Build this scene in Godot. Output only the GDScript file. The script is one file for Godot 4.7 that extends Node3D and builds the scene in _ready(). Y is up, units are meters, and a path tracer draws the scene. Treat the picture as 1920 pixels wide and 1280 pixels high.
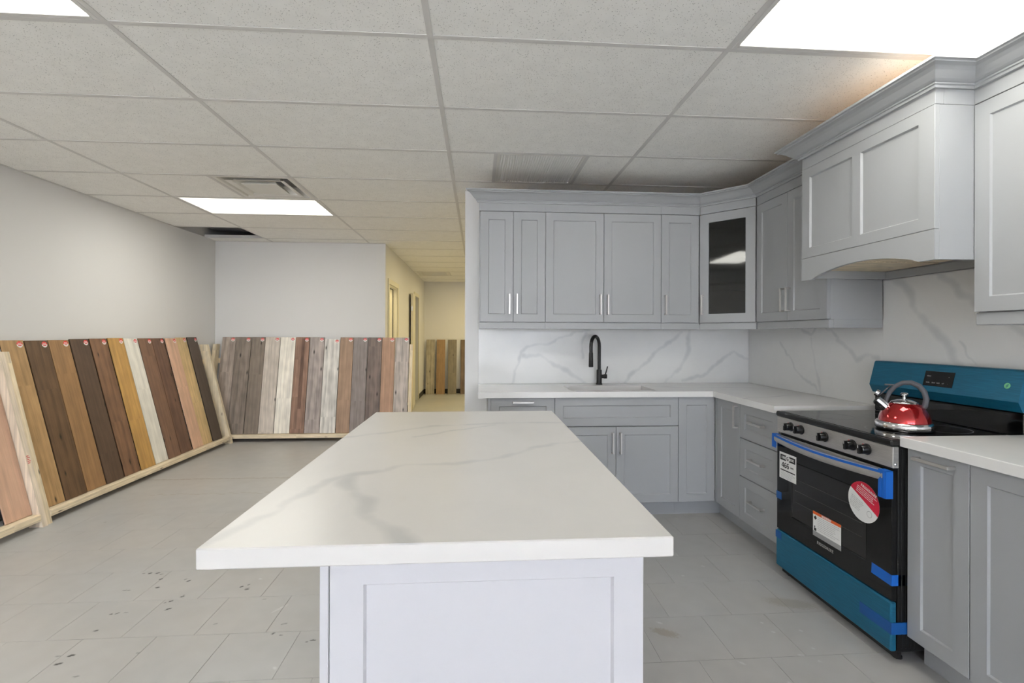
extends Node3D
# A kitchen showroom in a flooring shop. x right, y up, -z away from the camera, metres.

const CEIL := 2.497        # underside of the ceiling grid
const TILE_Y := 2.4995     # underside of the ceiling tiles
const XL := -3.345         # left wall
const XR := 2.315          # right wall
const ZF := 7.0            # shop front behind the camera
const ZB := -6.465         # back wall on the left
const ZE := -11.05         # end wall of the passage
const XP := -1.21          # passage wall
const ZK := -4.035         # kitchen wall
const ZS := -4.02          # face of the back splash slab
const XS := 2.30           # face of the right splash slab
const GX := [-3.345, -2.632, -1.413, -0.194, 1.025, 2.244, 2.315]
const GZ0 := -1.3454
const GZ := 0.6096

var M := {}
var used := {}
var rng := RandomNumberGenerator.new()


class Geo:
	var v := PackedVector3Array()
	var n := PackedVector3Array()
	var uv := PackedVector2Array()
	var t := Transform3D()

	func flat_uv(p: Vector3, m: Vector3) -> Vector2:
		var a := m.abs()
		if a.y >= a.x and a.y >= a.z:
			return Vector2(p.x, p.z)
		if a.x >= a.z:
			return Vector2(p.z, -p.y)
		return Vector2(p.x, -p.y)

	func tri(a: Vector3, b: Vector3, c: Vector3, na: Vector3, nb: Vector3, nc: Vector3) -> void:
		var pa := t * a
		var pb := t * b
		var pc := t * c
		var ma := (t.basis * na).normalized()
		var mb := (t.basis * nb).normalized()
		var mc := (t.basis * nc).normalized()
		var face := (na + nb + nc).normalized()
		var ua := flat_uv(a, face)
		var ub := flat_uv(b, face)
		var uc := flat_uv(c, face)
		if (pc - pa).cross(pb - pa).dot(ma + mb + mc) < 0.0:
			v.append_array([pa, pc, pb]); n.append_array([ma, mc, mb]); uv.append_array([ua, uc, ub])
		else:
			v.append_array([pa, pb, pc]); n.append_array([ma, mb, mc]); uv.append_array([ua, ub, uc])

	func quad(a: Vector3, b: Vector3, c: Vector3, d: Vector3, m: Vector3) -> void:
		tri(a, b, c, m, m, m)
		tri(a, c, d, m, m, m)

	func squad(a: Vector3, b: Vector3, c: Vector3, d: Vector3, na: Vector3, nb: Vector3, nc: Vector3, nd: Vector3) -> void:
		tri(a, b, c, na, nb, nc)
		tri(a, c, d, na, nc, nd)

	# box between two corners, edges chamfered by e
	func box(a: Vector3, b: Vector3, e := 0.0) -> Geo:
		var lo := Vector3(minf(a.x, b.x), minf(a.y, b.y), minf(a.z, b.z))
		var hi := Vector3(maxf(a.x, b.x), maxf(a.y, b.y), maxf(a.z, b.z))
		var c := (lo + hi) / 2.0
		var h := (hi - lo) / 2.0
		for ax in 3:
			var p := (ax + 1) % 3
			var q := (ax + 2) % 3
			for s: float in [-1.0, 1.0]:
				var m := Vector3.ZERO
				m[ax] = s
				var k: Array[Vector3] = []
				for w in [[-1, -1], [1, -1], [1, 1], [-1, 1]]:
					var o := Vector3.ZERO
					o[ax] = s * h[ax]
					o[p] = w[0] * (h[p] - e)
					o[q] = w[1] * (h[q] - e)
					k.append(c + o)
				quad(k[0], k[1], k[2], k[3], m)
		if e <= 0.0:
			return self
		for ax in 3:
			var p := (ax + 1) % 3
			var q := (ax + 2) % 3
			for s: float in [-1.0, 1.0]:
				for r: float in [-1.0, 1.0]:
					var m := Vector3.ZERO
					m[p] = s
					m[q] = r
					var o1 := Vector3.ZERO
					var o2 := Vector3.ZERO
					o1[p] = s * h[p]; o1[q] = r * (h[q] - e)
					o2[p] = s * (h[p] - e); o2[q] = r * h[q]
					var d := Vector3.ZERO
					d[ax] = h[ax] - e
					quad(c + o1 - d, c + o1 + d, c + o2 + d, c + o2 - d, m.normalized())
		for sx: float in [-1.0, 1.0]:
			for sy: float in [-1.0, 1.0]:
				for sz: float in [-1.0, 1.0]:
					var s := Vector3(sx, sy, sz)
					var m := s.normalized()
					tri(c + s * Vector3(h.x, h.y - e, h.z - e), c + s * Vector3(h.x - e, h.y, h.z - e), c + s * Vector3(h.x - e, h.y - e, h.z), m, m, m)
		return self

	# turn a profile (radius, height) about the y axis
	func lathe(pr: Array, segs := 24, sharp := 0.6) -> Geo:
		var nn: Array[Vector2] = []
		for i in pr.size() - 1:
			var d: Vector2 = (pr[i + 1] - pr[i]).normalized()
			nn.append(Vector2(d.y, -d.x))
		for i in pr.size() - 1:
			var n0 := nn[i]
			var n1 := nn[i]
			if i > 0 and nn[i - 1].dot(nn[i]) > sharp:
				n0 = (nn[i - 1] + nn[i]).normalized()
			if i < nn.size() - 1 and nn[i + 1].dot(nn[i]) > sharp:
				n1 = (nn[i + 1] + nn[i]).normalized()
			for k in segs:
				var a := TAU * k / segs
				var b := TAU * (k + 1) / segs
				var ca := Vector3(cos(a), 0, sin(a))
				var cb := Vector3(cos(b), 0, sin(b))
				var up := Vector3.UP
				var p: Vector2 = pr[i]
				var q: Vector2 = pr[i + 1]
				if p.x > 1e-6:
					tri(ca * p.x + up * p.y, cb * p.x + up * p.y, cb * q.x + up * q.y, ca * n0.x + up * n0.y, cb * n0.x + up * n0.y, cb * n1.x + up * n1.y)
				if q.x > 1e-6:
					tri(ca * p.x + up * p.y, cb * q.x + up * q.y, ca * q.x + up * q.y, ca * n0.x + up * n0.y, cb * n1.x + up * n1.y, ca * n1.x + up * n1.y)
		return self

	# a tube along a path; wide and tall are half axes per point; side is the axis for wide
	func tube(path: Array, wide: Array, tall: Array, side: Vector3, segs := 12) -> Geo:
		var rings := []
		for i in path.size():
			var p: Vector3 = path[i]
			var d: Vector3 = (path[mini(i + 1, path.size() - 1)] - path[maxi(i - 1, 0)]).normalized()
			var s := (side - d * side.dot(d)).normalized()
			var u := d.cross(s).normalized()
			var w: float = wide[mini(i, wide.size() - 1)]
			var h: float = tall[mini(i, tall.size() - 1)]
			var ring := []
			for k in segs:
				var a := TAU * k / segs
				ring.append([p + s * cos(a) * w + u * sin(a) * h, (s * cos(a) * h + u * sin(a) * w).normalized()])
			rings.append(ring)
		for i in rings.size() - 1:
			for k in segs:
				var a = rings[i][k]
				var b = rings[i][(k + 1) % segs]
				var c = rings[i + 1][(k + 1) % segs]
				var d = rings[i + 1][k]
				squad(a[0], b[0], c[0], d[0], a[1], b[1], c[1], d[1])
		for e in [0, rings.size() - 1]:
			var m: Vector3 = (path[1] - path[0]).normalized() * -1.0 if e == 0 else (path[-1] - path[-2]).normalized()
			for k in range(1, segs - 1):
				tri(rings[e][0][0], rings[e][k][0], rings[e][k + 1][0], m, m, m)
		return self

	# polygon in the xy plane, pushed from z0 to z1
	func prism(poly: PackedVector2Array, z0: float, z1: float) -> Geo:
		var ix := Geometry2D.triangulate_polygon(poly)
		for i in range(0, ix.size(), 3):
			for z: float in [z0, z1]:
				var m := Vector3(0, 0, signf(z - (z0 + z1) / 2.0))
				var a := poly[ix[i]]
				var b := poly[ix[i + 1]]
				var c := poly[ix[i + 2]]
				tri(Vector3(a.x, a.y, z), Vector3(b.x, b.y, z), Vector3(c.x, c.y, z), m, m, m)
		var turn := -1.0 if Geometry2D.is_polygon_clockwise(poly) else 1.0
		for i in poly.size():
			var a := poly[i]
			var b := poly[(i + 1) % poly.size()]
			var m := Vector3(b.y - a.y, a.x - b.x, 0).normalized() * turn
			quad(Vector3(a.x, a.y, z0), Vector3(b.x, b.y, z0), Vector3(b.x, b.y, z1), Vector3(a.x, a.y, z1), m)
		return self

	# a board w x h in the xy plane, front at z = t; each hole rect is sunk by rec with a sloped edge (through: left open)
	func panelled(w: float, h: float, th: float, holes: Array, rec := 0.007, through := false) -> Geo:
		var xs := [0.0, w]
		var ys := [0.0, h]
		for r: Rect2 in holes:
			for q: float in [r.position.x, r.end.x]:
				if not xs.has(q):
					xs.append(q)
			for q: float in [r.position.y, r.end.y]:
				if not ys.has(q):
					ys.append(q)
		xs.sort()
		ys.sort()
		var e := 0.0015
		var edge := func(x: float, most: float) -> float: return e if x == 0.0 else (most - e if x == most else x)
		for i in xs.size() - 1:
			for j in ys.size() - 1:
				var mid := Vector2((xs[i] + xs[i + 1]) / 2.0, (ys[j] + ys[j + 1]) / 2.0)
				var hole := false
				for r: Rect2 in holes:
					hole = hole or r.has_point(mid)
				if not hole:
					var x0: float = edge.call(xs[i], w)
					var x1: float = edge.call(xs[i + 1], w)
					var y0: float = edge.call(ys[j], h)
					var y1: float = edge.call(ys[j + 1], h)
					quad(Vector3(x0, y0, th), Vector3(x1, y0, th), Vector3(x1, y1, th), Vector3(x0, y1, th), Vector3.BACK)
					if through:
						quad(Vector3(x0, y0, 0), Vector3(x1, y0, 0), Vector3(x1, y1, 0), Vector3(x0, y1, 0), Vector3.FORWARD)
		for r: Rect2 in holes:
			var s := 0.0 if through else 0.005
			var zz := 0.0 if through else th - rec
			var a := r.position
			var b := r.end
			var o := [Vector2(a.x, a.y), Vector2(b.x, a.y), Vector2(b.x, b.y), Vector2(a.x, b.y)]
			var q := [Vector2(a.x + s, a.y + s), Vector2(b.x - s, a.y + s), Vector2(b.x - s, b.y - s), Vector2(a.x + s, b.y - s)]
			for k in 4:
				var l := (k + 1) % 4
				var inward: Vector2 = (r.get_center() - (o[k] + o[l]) / 2.0).normalized()
				quad(Vector3(o[k].x, o[k].y, th), Vector3(o[l].x, o[l].y, th), Vector3(q[l].x, q[l].y, zz), Vector3(q[k].x, q[k].y, zz), Vector3(inward.x, inward.y, 0.0 if through else 0.7).normalized())
			if not through:
				quad(Vector3(q[0].x, q[0].y, zz), Vector3(q[1].x, q[1].y, zz), Vector3(q[2].x, q[2].y, zz), Vector3(q[3].x, q[3].y, zz), Vector3.BACK)
		var c := [Vector2(0, 0), Vector2(w, 0), Vector2(w, h), Vector2(0, h)]
		var f := [Vector2(e, e), Vector2(w - e, e), Vector2(w - e, h - e), Vector2(e, h - e)]
		for k in 4:
			var l := (k + 1) % 4
			var outw: Vector2 = ((c[k] + c[l]) / 2.0 - Vector2(w, h) / 2.0).normalized()
			quad(Vector3(c[k].x, c[k].y, 0), Vector3(c[l].x, c[l].y, 0), Vector3(c[l].x, c[l].y, th - e), Vector3(c[k].x, c[k].y, th - e), Vector3(outw.x, outw.y, 0))
			quad(Vector3(c[k].x, c[k].y, th - e), Vector3(c[l].x, c[l].y, th - e), Vector3(f[l].x, f[l].y, th), Vector3(f[k].x, f[k].y, th), Vector3(outw.x, outw.y, 1).normalized())
		if not through:
			quad(Vector3(0, 0, 0), Vector3(w, 0, 0), Vector3(w, h, 0), Vector3(0, h, 0), Vector3.FORWARD)
		return self

	func disc(c: Vector3, r: float, m: Vector3, ax: Vector3, segs := 28) -> Geo:
		var ay := m.cross(ax).normalized()
		for k in segs:
			var a := TAU * k / segs
			var b := TAU * (k + 1) / segs
			tri(c, c + (ax * cos(a) + ay * sin(a)) * r, c + (ax * cos(b) + ay * sin(b)) * r, m, m, m)
		return self

	func mesh() -> ArrayMesh:
		var arr := []
		arr.resize(Mesh.ARRAY_MAX)
		arr[Mesh.ARRAY_VERTEX] = v
		arr[Mesh.ARRAY_NORMAL] = n
		arr[Mesh.ARRAY_TEX_UV] = uv
		var m := ArrayMesh.new()
		m.add_surface_from_arrays(Mesh.PRIMITIVE_TRIANGLES, arr)
		return m


# ---------------------------------------------------------------- nodes
func numbered(called: String) -> String:
	var k: int = used.get(called, 0)
	used[called] = k + 1
	return called if k == 0 else "%s_%03d" % [called, k]


func tag(o: Node3D, label: String, category: String, group := "") -> Node3D:
	o.set_meta("label", label)
	o.set_meta("category", category)
	if group:
		o.set_meta("group", group)
	return o


func thing(called: String, label: String, category: String, at := Vector3.ZERO, turn := 0.0, group := "") -> Node3D:
	var o := Node3D.new()
	o.name = numbered(called)
	add_child(o)
	o.position = at
	o.rotation.y = turn
	tag(o, label, category, group)
	return o


func part(called: String, shape: Variant, m: Material, parent: Node, xf := Transform3D(), label := "") -> MeshInstance3D:
	var o := MeshInstance3D.new()
	o.mesh = shape.mesh() if shape is Geo else shape
	o.material_override = m
	o.name = called
	o.transform = xf
	if label:
		o.set_meta("label", label)
	parent.add_child(o, true)
	return o


func struct(called: String, shape: Variant, m: Material) -> MeshInstance3D:
	var o := part(numbered(called), shape, m, self)
	o.set_meta("kind", "structure")
	return o


func lettering(text: String, size: float, m: Material, parent: Node, xf: Transform3D, called := "lettering", deep := 0.0004) -> MeshInstance3D:
	var t := TextMesh.new()
	var f := SystemFont.new()
	f.font_names = PackedStringArray(["Droid Sans"])
	f.font_weight = 700
	t.font = f
	t.text = text
	t.font_size = 32
	t.pixel_size = size / 24.0
	t.depth = deep
	t.curve_step = 2.0
	return part(called, t, m, parent, xf)


func at(x: float, y: float, z: float) -> Transform3D:
	return Transform3D(Basis(), Vector3(x, y, z))


# ---------------------------------------------------------------- materials
func mat(c: Color, rough := 0.6, metal := 0.0) -> StandardMaterial3D:
	var m := StandardMaterial3D.new()
	m.albedo_color = c
	m.roughness = rough
	m.metallic = metal
	return m


func rgb(r: int, g: int, b: int) -> Color:
	return Color(r / 255.0, g / 255.0, b / 255.0)


func noise(s: int, f: float, oct := 3) -> FastNoiseLite:
	var q := FastNoiseLite.new()
	q.seed = s
	q.frequency = f
	q.noise_type = FastNoiseLite.TYPE_SIMPLEX_SMOOTH
	q.fractal_octaves = oct
	return q


func picture(w: int, h: int, data: PackedByteArray) -> ImageTexture:
	return ImageTexture.create_from_image(Image.create_from_data(w, h, false, Image.FORMAT_RGB8, data))


# quartz: near white with soft grey veins; size in metres, veins in metres from the corner
func quartz(w: int, h: int, size: Vector2, veins: Array, sd: int) -> ImageTexture:
	var a := PackedFloat32Array()
	a.resize(w * h)
	var wob := noise(sd, 3.0, 4)
	var thick := noise(sd + 1, 1.6, 3)
	var px := w / size.x
	for vein in veins:
		var pts: Array = vein[1]
		for i in pts.size() - 1:
			var p: Vector2 = pts[i]
			var q: Vector2 = pts[i + 1]
			var steps := int(p.distance_to(q) * px) + 1
			for s in steps:
				var c := p.lerp(q, float(s) / steps)
				var off := Vector2(wob.get_noise_2d(c.x, c.y), wob.get_noise_2d(c.x + 40.0, c.y)) * 0.045
				var k := thick.get_noise_2d(c.x * 3.0, c.y * 3.0)
				var r: float = maxf(vein[0] * (0.70 + 0.5 * k) * px, 1.5)
				var deep := clampf(0.50 + 0.5 * k, 0.22, 0.85)
				var cx := (c.x + off.x) * px
				var cy := (c.y + off.y) * h / size.y
				for y in range(maxi(0, int(cy - r)), mini(h, int(cy + r) + 2)):
					for x in range(maxi(0, int(cx - r)), mini(w, int(cx + r) + 2)):
						var d := sqrt((x - cx) * (x - cx) + (y - cy) * (y - cy)) / r
						if d < 1.0:
							var g := deep * minf(1.0, (1.0 - d) * 1.4)
							if g > a[y * w + x]:
								a[y * w + x] = g
	var cloud := noise(sd + 2, 3.0, 3)
	var data := PackedByteArray()
	data.resize(w * h * 3)
	for y in h:
		for x in w:
			var g: float = a[y * w + x] * 0.72 + maxf(0.0, cloud.get_noise_2d(x / px, y / px)) * 0.10
			var i := (y * w + x) * 3
			data[i] = int(lerpf(240, 200, g))
			data[i + 1] = int(lerpf(240, 203, g))
			data[i + 2] = int(lerpf(239, 205, g))
	return picture(w, h, data)


# wood figure along v, pale, to be multiplied by a plank's own colour
func grain(sd: int, coarse: float, knots: int) -> ImageTexture:
	var w := 128
	var h := 512
	var n1 := noise(sd, 0.02, 3)
	var n2 := noise(sd + 7, 0.09, 2)
	var n3 := noise(sd + 9, 0.012, 2)
	var r := RandomNumberGenerator.new()
	r.seed = sd
	var ks := []
	for i in knots:
		ks.append([r.randf_range(15, 113), r.randf_range(40, 470), r.randf_range(3.0, 6.0)])
	var data := PackedByteArray()
	data.resize(w * h * 3)
	for y in h:
		for x in w:
			var xx := float(x)
			var dark := 0.0
			for k in ks:
				var dx: float = x - k[0]
				var dy: float = (y - k[1]) * 0.55
				var d: float = sqrt(dx * dx + dy * dy) / k[2]
				dark += 0.75 * exp(-d * d)
				xx += dx * 1.2 / (1.0 + d * d)
			var g := 0.90 + coarse * n1.get_noise_2d(xx * 1.6, y * 0.12) + 0.55 * coarse * n2.get_noise_2d(xx * 3.0, y * 0.10) + 0.5 * coarse * n3.get_noise_2d(xx, y)
			g = clampf(g * (1.0 - minf(dark, 0.8)), 0.12, 1.0)
			var i := (y * w + x) * 3
			data[i] = int(255 * g)
			data[i + 1] = int(255 * clampf(g * 0.995, 0, 1))
			data[i + 2] = int(255 * clampf(g * 0.985, 0, 1))
	return picture(w, h, data)


func plank_mat(c: Color, g: int) -> StandardMaterial3D:
	var y := c.get_luminance()
	var m := mat(c.lerp(Color(y, y, y), 0.12) * 1.10, 0.5)
	m.albedo_texture = M["grain"][g]
	m.uv1_scale = Vector3(1.0 / 0.2, 1.0 / 1.24, 1)
	m.uv1_offset = Vector3(rng.randf(), rng.randf(), 0)
	return m


func tri_mat(c: Color, tex: Texture2D, metres: float, rough := 0.6) -> StandardMaterial3D:
	var m := mat(c, rough)
	m.albedo_texture = tex
	m.uv1_triplanar = true
	m.uv1_world_triplanar = true
	m.uv1_scale = Vector3.ONE / metres
	return m


func floor_picture() -> ImageTexture:
	var s := 1600
	var k := s / 8.0
	var a := noise(3, 0.9, 4)
	var b := noise(5, 7.0, 2)
	var data := PackedByteArray()
	data.resize(s * s * 3)
	for y in s:
		for x in s:
			var g := 1.0 + 0.030 * a.get_noise_2d(x / k, y / k) + 0.018 * b.get_noise_2d(x / k, y / k)
			var w := 0.014 * a.get_noise_2d(x / k + 50.0, y / k)
			var i := (y * s + x) * 3
			data[i] = int(clampf(214.0 * (g + w), 0, 255))
			data[i + 1] = int(clampf(212.0 * g, 0, 255))
			data[i + 2] = int(clampf(208.0 * (g - w), 0, 255))
	var r := RandomNumberGenerator.new()
	r.seed = 11
	var blot := func(wx: float, wz: float, rad: float, stretch: float, ang: float, to: Color, amount: float) -> void:
		var cx := fposmod(wx, 8.0) * k
		var cz := fposmod(wz, 8.0) * k
		var big := int(rad * k * stretch) + 2
		for y in range(int(cz) - big, int(cz) + big + 1):
			for x in range(int(cx) - big, int(cx) + big + 1):
				if x < 0 or y < 0 or x >= s or y >= s:
					continue
				var d := Vector2((x - cx) / k, (y - cz) / k).rotated(-ang)
				var q := Vector2(d.x / stretch, d.y).length() / rad + 0.35 * b.get_noise_2d(x * 0.06, y * 0.06)
				if q < 1.0:
					var f := amount * minf(1.0, (1.0 - q) * 3.0)
					var i := (y * s + x) * 3
					data[i] = int(lerpf(data[i], to.r8, f))
					data[i + 1] = int(lerpf(data[i + 1], to.g8, f))
					data[i + 2] = int(lerpf(data[i + 2], to.b8, f))
	# black scuffs, white scratches and rusty stains where the photograph has them
	for p in [[-1.8, -2.82], [-1.76, -2.82], [-1.7, -2.75], [-1.66, -2.66], [-1.54, -2.72], [-1.51, -2.52], [-1.48, -2.56], [-1.48, -2.45], [-1.72, -2.42], [-1.69, -2.29], [-1.67, -2.07], [-1.66, -2.12], [-1.23, -2.64], [-1.19, -2.61], [-0.9, -2.22], [-0.71, -2.16]]:
		blot.call(p[0], p[1], r.randf_range(0.005, 0.0075), r.randf_range(1.2, 2.6), r.randf_range(-0.9, 0.2), Color8(58, 56, 54), 0.9)
		if r.randf() < 0.6:
			blot.call(p[0] + r.randf_range(-0.04, 0.04), p[1] + r.randf_range(-0.03, 0.03), 0.004, r.randf_range(1.0, 3.0), r.randf_range(-0.9, 0.2), Color8(80, 78, 76), 0.7)
	for p in [[-1.66, -2.43], [-1.71, -2.12], [-1.54, -1.99], [-1.79, -2.64], [-1.81, -2.64], [-1.4, -2.12], [-1.19, -2.31], [-1.06, -2.51], [-0.88, -2.29], [-2.6, -3.6], [-2.45, -3.75]]:
		blot.call(p[0], p[1], 0.005, r.randf_range(1.5, 3.0), r.randf_range(-0.6, 0.2), Color8(120, 118, 114), 0.6)
	blot.call(-0.95, -2.42, 0.008, 6.0, -0.95, Color8(238, 236, 232), 0.8)
	for p in [[-1.17, -2.72], [-0.8, -1.99], [1.28, -2.71], [1.12, -2.61], [1.3, -2.16], [1.31, -2.09], [1.44, -2.09], [1.41, -1.97], [1.33, -1.93], [1.38, -1.89], [1.06, -1.9], [1.18, -1.78], [0.83, -2.19]]:
		blot.call(p[0], p[1], 0.007, r.randf_range(1.0, 2.5), r.randf_range(0.2, 0.9), Color8(240, 239, 236), 0.8)
	blot.call(0.826, -2.116, 0.03, 2.2, 0.5, Color8(176, 160, 138), 0.5)
	blot.call(1.534, -2.308, 0.05, 2.5, 0.3, Color8(176, 162, 142), 0.35)
	for i in 40:   # the worn seam across the floor
		blot.call(-3.0 + i * 0.055, -4.62 + r.randf_range(-0.006, 0.006), 0.013, 2.6, 0.0, Color8(150, 128, 104), 0.35)
	for i in 22:
		blot.call(-2.65 + i * 0.05, -4.19 + r.randf_range(-0.02, 0.02), 0.010, 3.0, 0.0, Color8(165, 146, 122), 0.25)
	return picture(s, s, data)


func ceiling_picture() -> ImageTexture:
	var s := 1024
	var data := PackedByteArray()
	data.resize(s * s * 3)
	var a := noise(21, 0.01, 3)
	for y in s:
		for x in s:
			var g := int(247.0 + 4.0 * a.get_noise_2d(x, y))
			var i := (y * s + x) * 3
			data[i] = g
			data[i + 1] = g
			data[i + 2] = g - 2
	var r := RandomNumberGenerator.new()
	r.seed = 4
	for i in 9000:   # pin holes
		var x := r.randi_range(1, s - 4)
		var y := r.randi_range(1, s - 4)
		var d := r.randi_range(120, 190)
		var w := r.randi_range(1, 2)
		var h := 1 if r.randf() < 0.6 else 2
		for yy in h:
			for xx in w:
				var k := ((y + yy) * s + x + xx) * 3
				data[k] = d
				data[k + 1] = d
				data[k + 2] = d - 3
	return picture(s, s, data)


func brushed_picture(sd: int) -> ImageTexture:
	var data := PackedByteArray()
	data.resize(256 * 256 * 3)
	var a := noise(sd, 0.35, 2)
	for y in 256:
		for x in 256:
			var g := int(232 + 22 * a.get_noise_2d(x * 0.03, y))
			for c in 3:
				data[(y * 256 + x) * 3 + c] = g
	return picture(256, 256, data)


func make_materials() -> void:
	M["grain"] = [grain(1, 0.10, 0), grain(2, 0.15, 2), grain(3, 0.12, 1), grain(4, 0.20, 2), grain(5, 0.07, 0)]
	M["wall"] = mat(rgb(220, 219, 218), 0.75)
	M["wall_white"] = mat(rgb(232, 232, 232), 0.7)
	M["floor"] = tri_mat(rgb(212, 213, 215), floor_picture(), 8.0, 0.38)
	M["tile"] = tri_mat(rgb(254, 253, 251), ceiling_picture(), 1.3, 0.9)
	M["tee"] = mat(rgb(214, 212, 209), 0.5)
	M["grey"] = mat(rgb(164, 166, 168), 0.42)
	M["carcass"] = mat(rgb(156, 158, 160), 0.6)
	M["island"] = mat(rgb(203, 202, 206), 0.42)
	M["raw"] = mat(rgb(196, 150, 92), 0.85)
	M["raw"].albedo_texture = M["grain"][2]
	M["raw"].uv1_scale = Vector3(3, 0.8, 1)
	M["mdf"] = mat(rgb(176, 160, 140), 0.9)
	M["pine"] = mat(rgb(255, 238, 208), 0.6)
	M["pine"].albedo_texture = M["grain"][2]
	M["pine"].uv1_scale = Vector3(9, 0.9, 1)
	M["pine_pale"] = mat(rgb(252, 236, 216), 0.65)
	M["pine_pale"].albedo_texture = M["grain"][0]
	M["pine_pale"].uv1_scale = Vector3(8, 0.8, 1)
	M["nickel"] = mat(rgb(204, 202, 199), 0.34, 0.85)
	M["steel"] = mat(rgb(208, 205, 201), 0.38, 0.65)
	M["steel"].albedo_texture = brushed_picture(8)
	M["steel"].uv1_scale = Vector3(4, 4, 1)
	M["sink_steel"] = mat(rgb(176, 176, 175), 0.22, 1.0)
	M["chrome"] = mat(rgb(225, 225, 226), 0.08, 1.0)
	M["black"] = mat(rgb(14, 14, 15), 0.28)
	M["black_gloss"] = mat(rgb(10, 10, 11), 0.06)
	M["black_matte"] = mat(rgb(20, 20, 21), 0.45)
	M["rubber"] = mat(rgb(52, 51, 50), 0.6)
	M["film"] = mat(rgb(30, 114, 148), 0.30)
	M["film"].metallic = 0.35
	M["film"].albedo_texture = brushed_picture(9)
	M["film"].uv1_scale = Vector3(3, 3, 1)
	M["tape"] = mat(rgb(6, 96, 190), 0.45)
	M["tape_thin"] = mat(rgb(8, 80, 150), 0.45)
	M["red"] = mat(rgb(168, 8, 16), 0.10, 0.75)
	M["red"].clearcoat_enabled = true
	M["red"].clearcoat = 1.0
	M["red"].clearcoat_roughness = 0.03
	M["handle_plastic"] = mat(rgb(72, 72, 78), 0.5)
	M["paper"] = mat(rgb(232, 232, 230), 0.6)
	M["ink"] = mat(rgb(26, 26, 28), 0.6)
	M["ink_grey"] = mat(rgb(150, 150, 150), 0.6)
	M["sale_red"] = mat(rgb(224, 44, 34), 0.5)
	M["crimson"] = mat(rgb(208, 22, 58), 0.5)
	M["orange"] = mat(rgb(222, 96, 32), 0.5)
	M["stamp"] = mat(rgb(206, 84, 84), 0.7)
	M["mint"] = mat(rgb(124, 206, 150), 0.5)
	M["duct"] = mat(rgb(170, 172, 178), 0.5)
	M["vent"] = mat(rgb(226, 224, 218), 0.5)
	M["grille"] = mat(rgb(246, 245, 242), 0.5)
	M["lens_lit"] = mat(rgb(240, 240, 236), 0.5)
	M["lens_lit"].emission_enabled = true
	M["lens_lit"].emission = Color(1.0, 0.985, 0.93)
	M["lens_lit"].emission_energy_multiplier = 1.6
	M["lens_warm"] = mat(rgb(240, 236, 220), 0.5)
	M["lens_warm"].emission_enabled = true
	M["lens_warm"].emission = Color(1.0, 0.9, 0.62)
	M["lens_warm"].emission_energy_multiplier = 1.6
	M["glass_dark"] = mat(Color(0.05, 0.055, 0.06, 0.72), 0.04)
	M["glass_dark"].transparency = BaseMaterial3D.TRANSPARENCY_ALPHA
	M["glass"] = mat(Color(0.95, 0.97, 0.97, 0.06), 0.02)
	M["glass"].transparency = BaseMaterial3D.TRANSPARENCY_ALPHA
	M["alu"] = mat(rgb(120, 122, 124), 0.4, 0.8)
	M["door_paint"] = mat(rgb(214, 208, 188), 0.5)
	M["concrete"] = mat(rgb(150, 148, 144), 0.9)
	M["paving"] = mat(rgb(200, 199, 196), 0.9)
	# stone: one picture for each slab
	var shift := func(veins: Array, o: Vector2, flip_y: bool, h: float) -> Array:
		var out := []
		for vn in veins:
			var pts := []
			for p: Vector2 in vn[1]:
				pts.append(Vector2(p.x - o.x, (h - (p.y - o.y)) if flip_y else (p.y - o.y)))
			out.append([vn[0], pts])
		return out
	var vi := [
		[0.030, [Vector2(-0.55, -0.95), Vector2(-0.51, -1.0), Vector2(-0.45, -1.21), Vector2(-0.41, -1.38), Vector2(-0.34, -1.45), Vector2(-0.26, -1.47), Vector2(-0.21, -1.53), Vector2(-0.07, -1.54), Vector2(0.10, -1.66), Vector2(0.25, -1.77), Vector2(0.41, -1.83)]],
		[0.036, [Vector2(-0.37, -1.42), Vector2(-0.32, -1.26), Vector2(-0.27, -1.15), Vector2(-0.22, -1.08), Vector2(-0.18, -1.02), Vector2(-0.14, -0.98), Vector2(-0.12, -0.93)]],
		[0.030, [Vector2(-0.53, -1.92), Vector2(-0.36, -2.06), Vector2(-0.20, -2.17), Vector2(0.07, -2.22), Vector2(0.41, -2.24)]],
		[0.018, [Vector2(-0.25, -1.95), Vector2(-0.06, -2.08), Vector2(0.07, -2.19)]]]
	M["stone_island"] = mat(rgb(230, 227, 224), 0.28)
	M["stone_island"].albedo_texture = quartz(640, 1088, Vector2(1.0, 1.7), shift.call(vi, Vector2(-0.57, -2.62), false, 0.0), 31)
	M["stone_island"].uv1_scale = Vector3(1.0, 1.0 / 1.7, 1)
	M["stone_island"].uv1_offset = Vector3(0.57, 2.62 / 1.7, 0)
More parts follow.
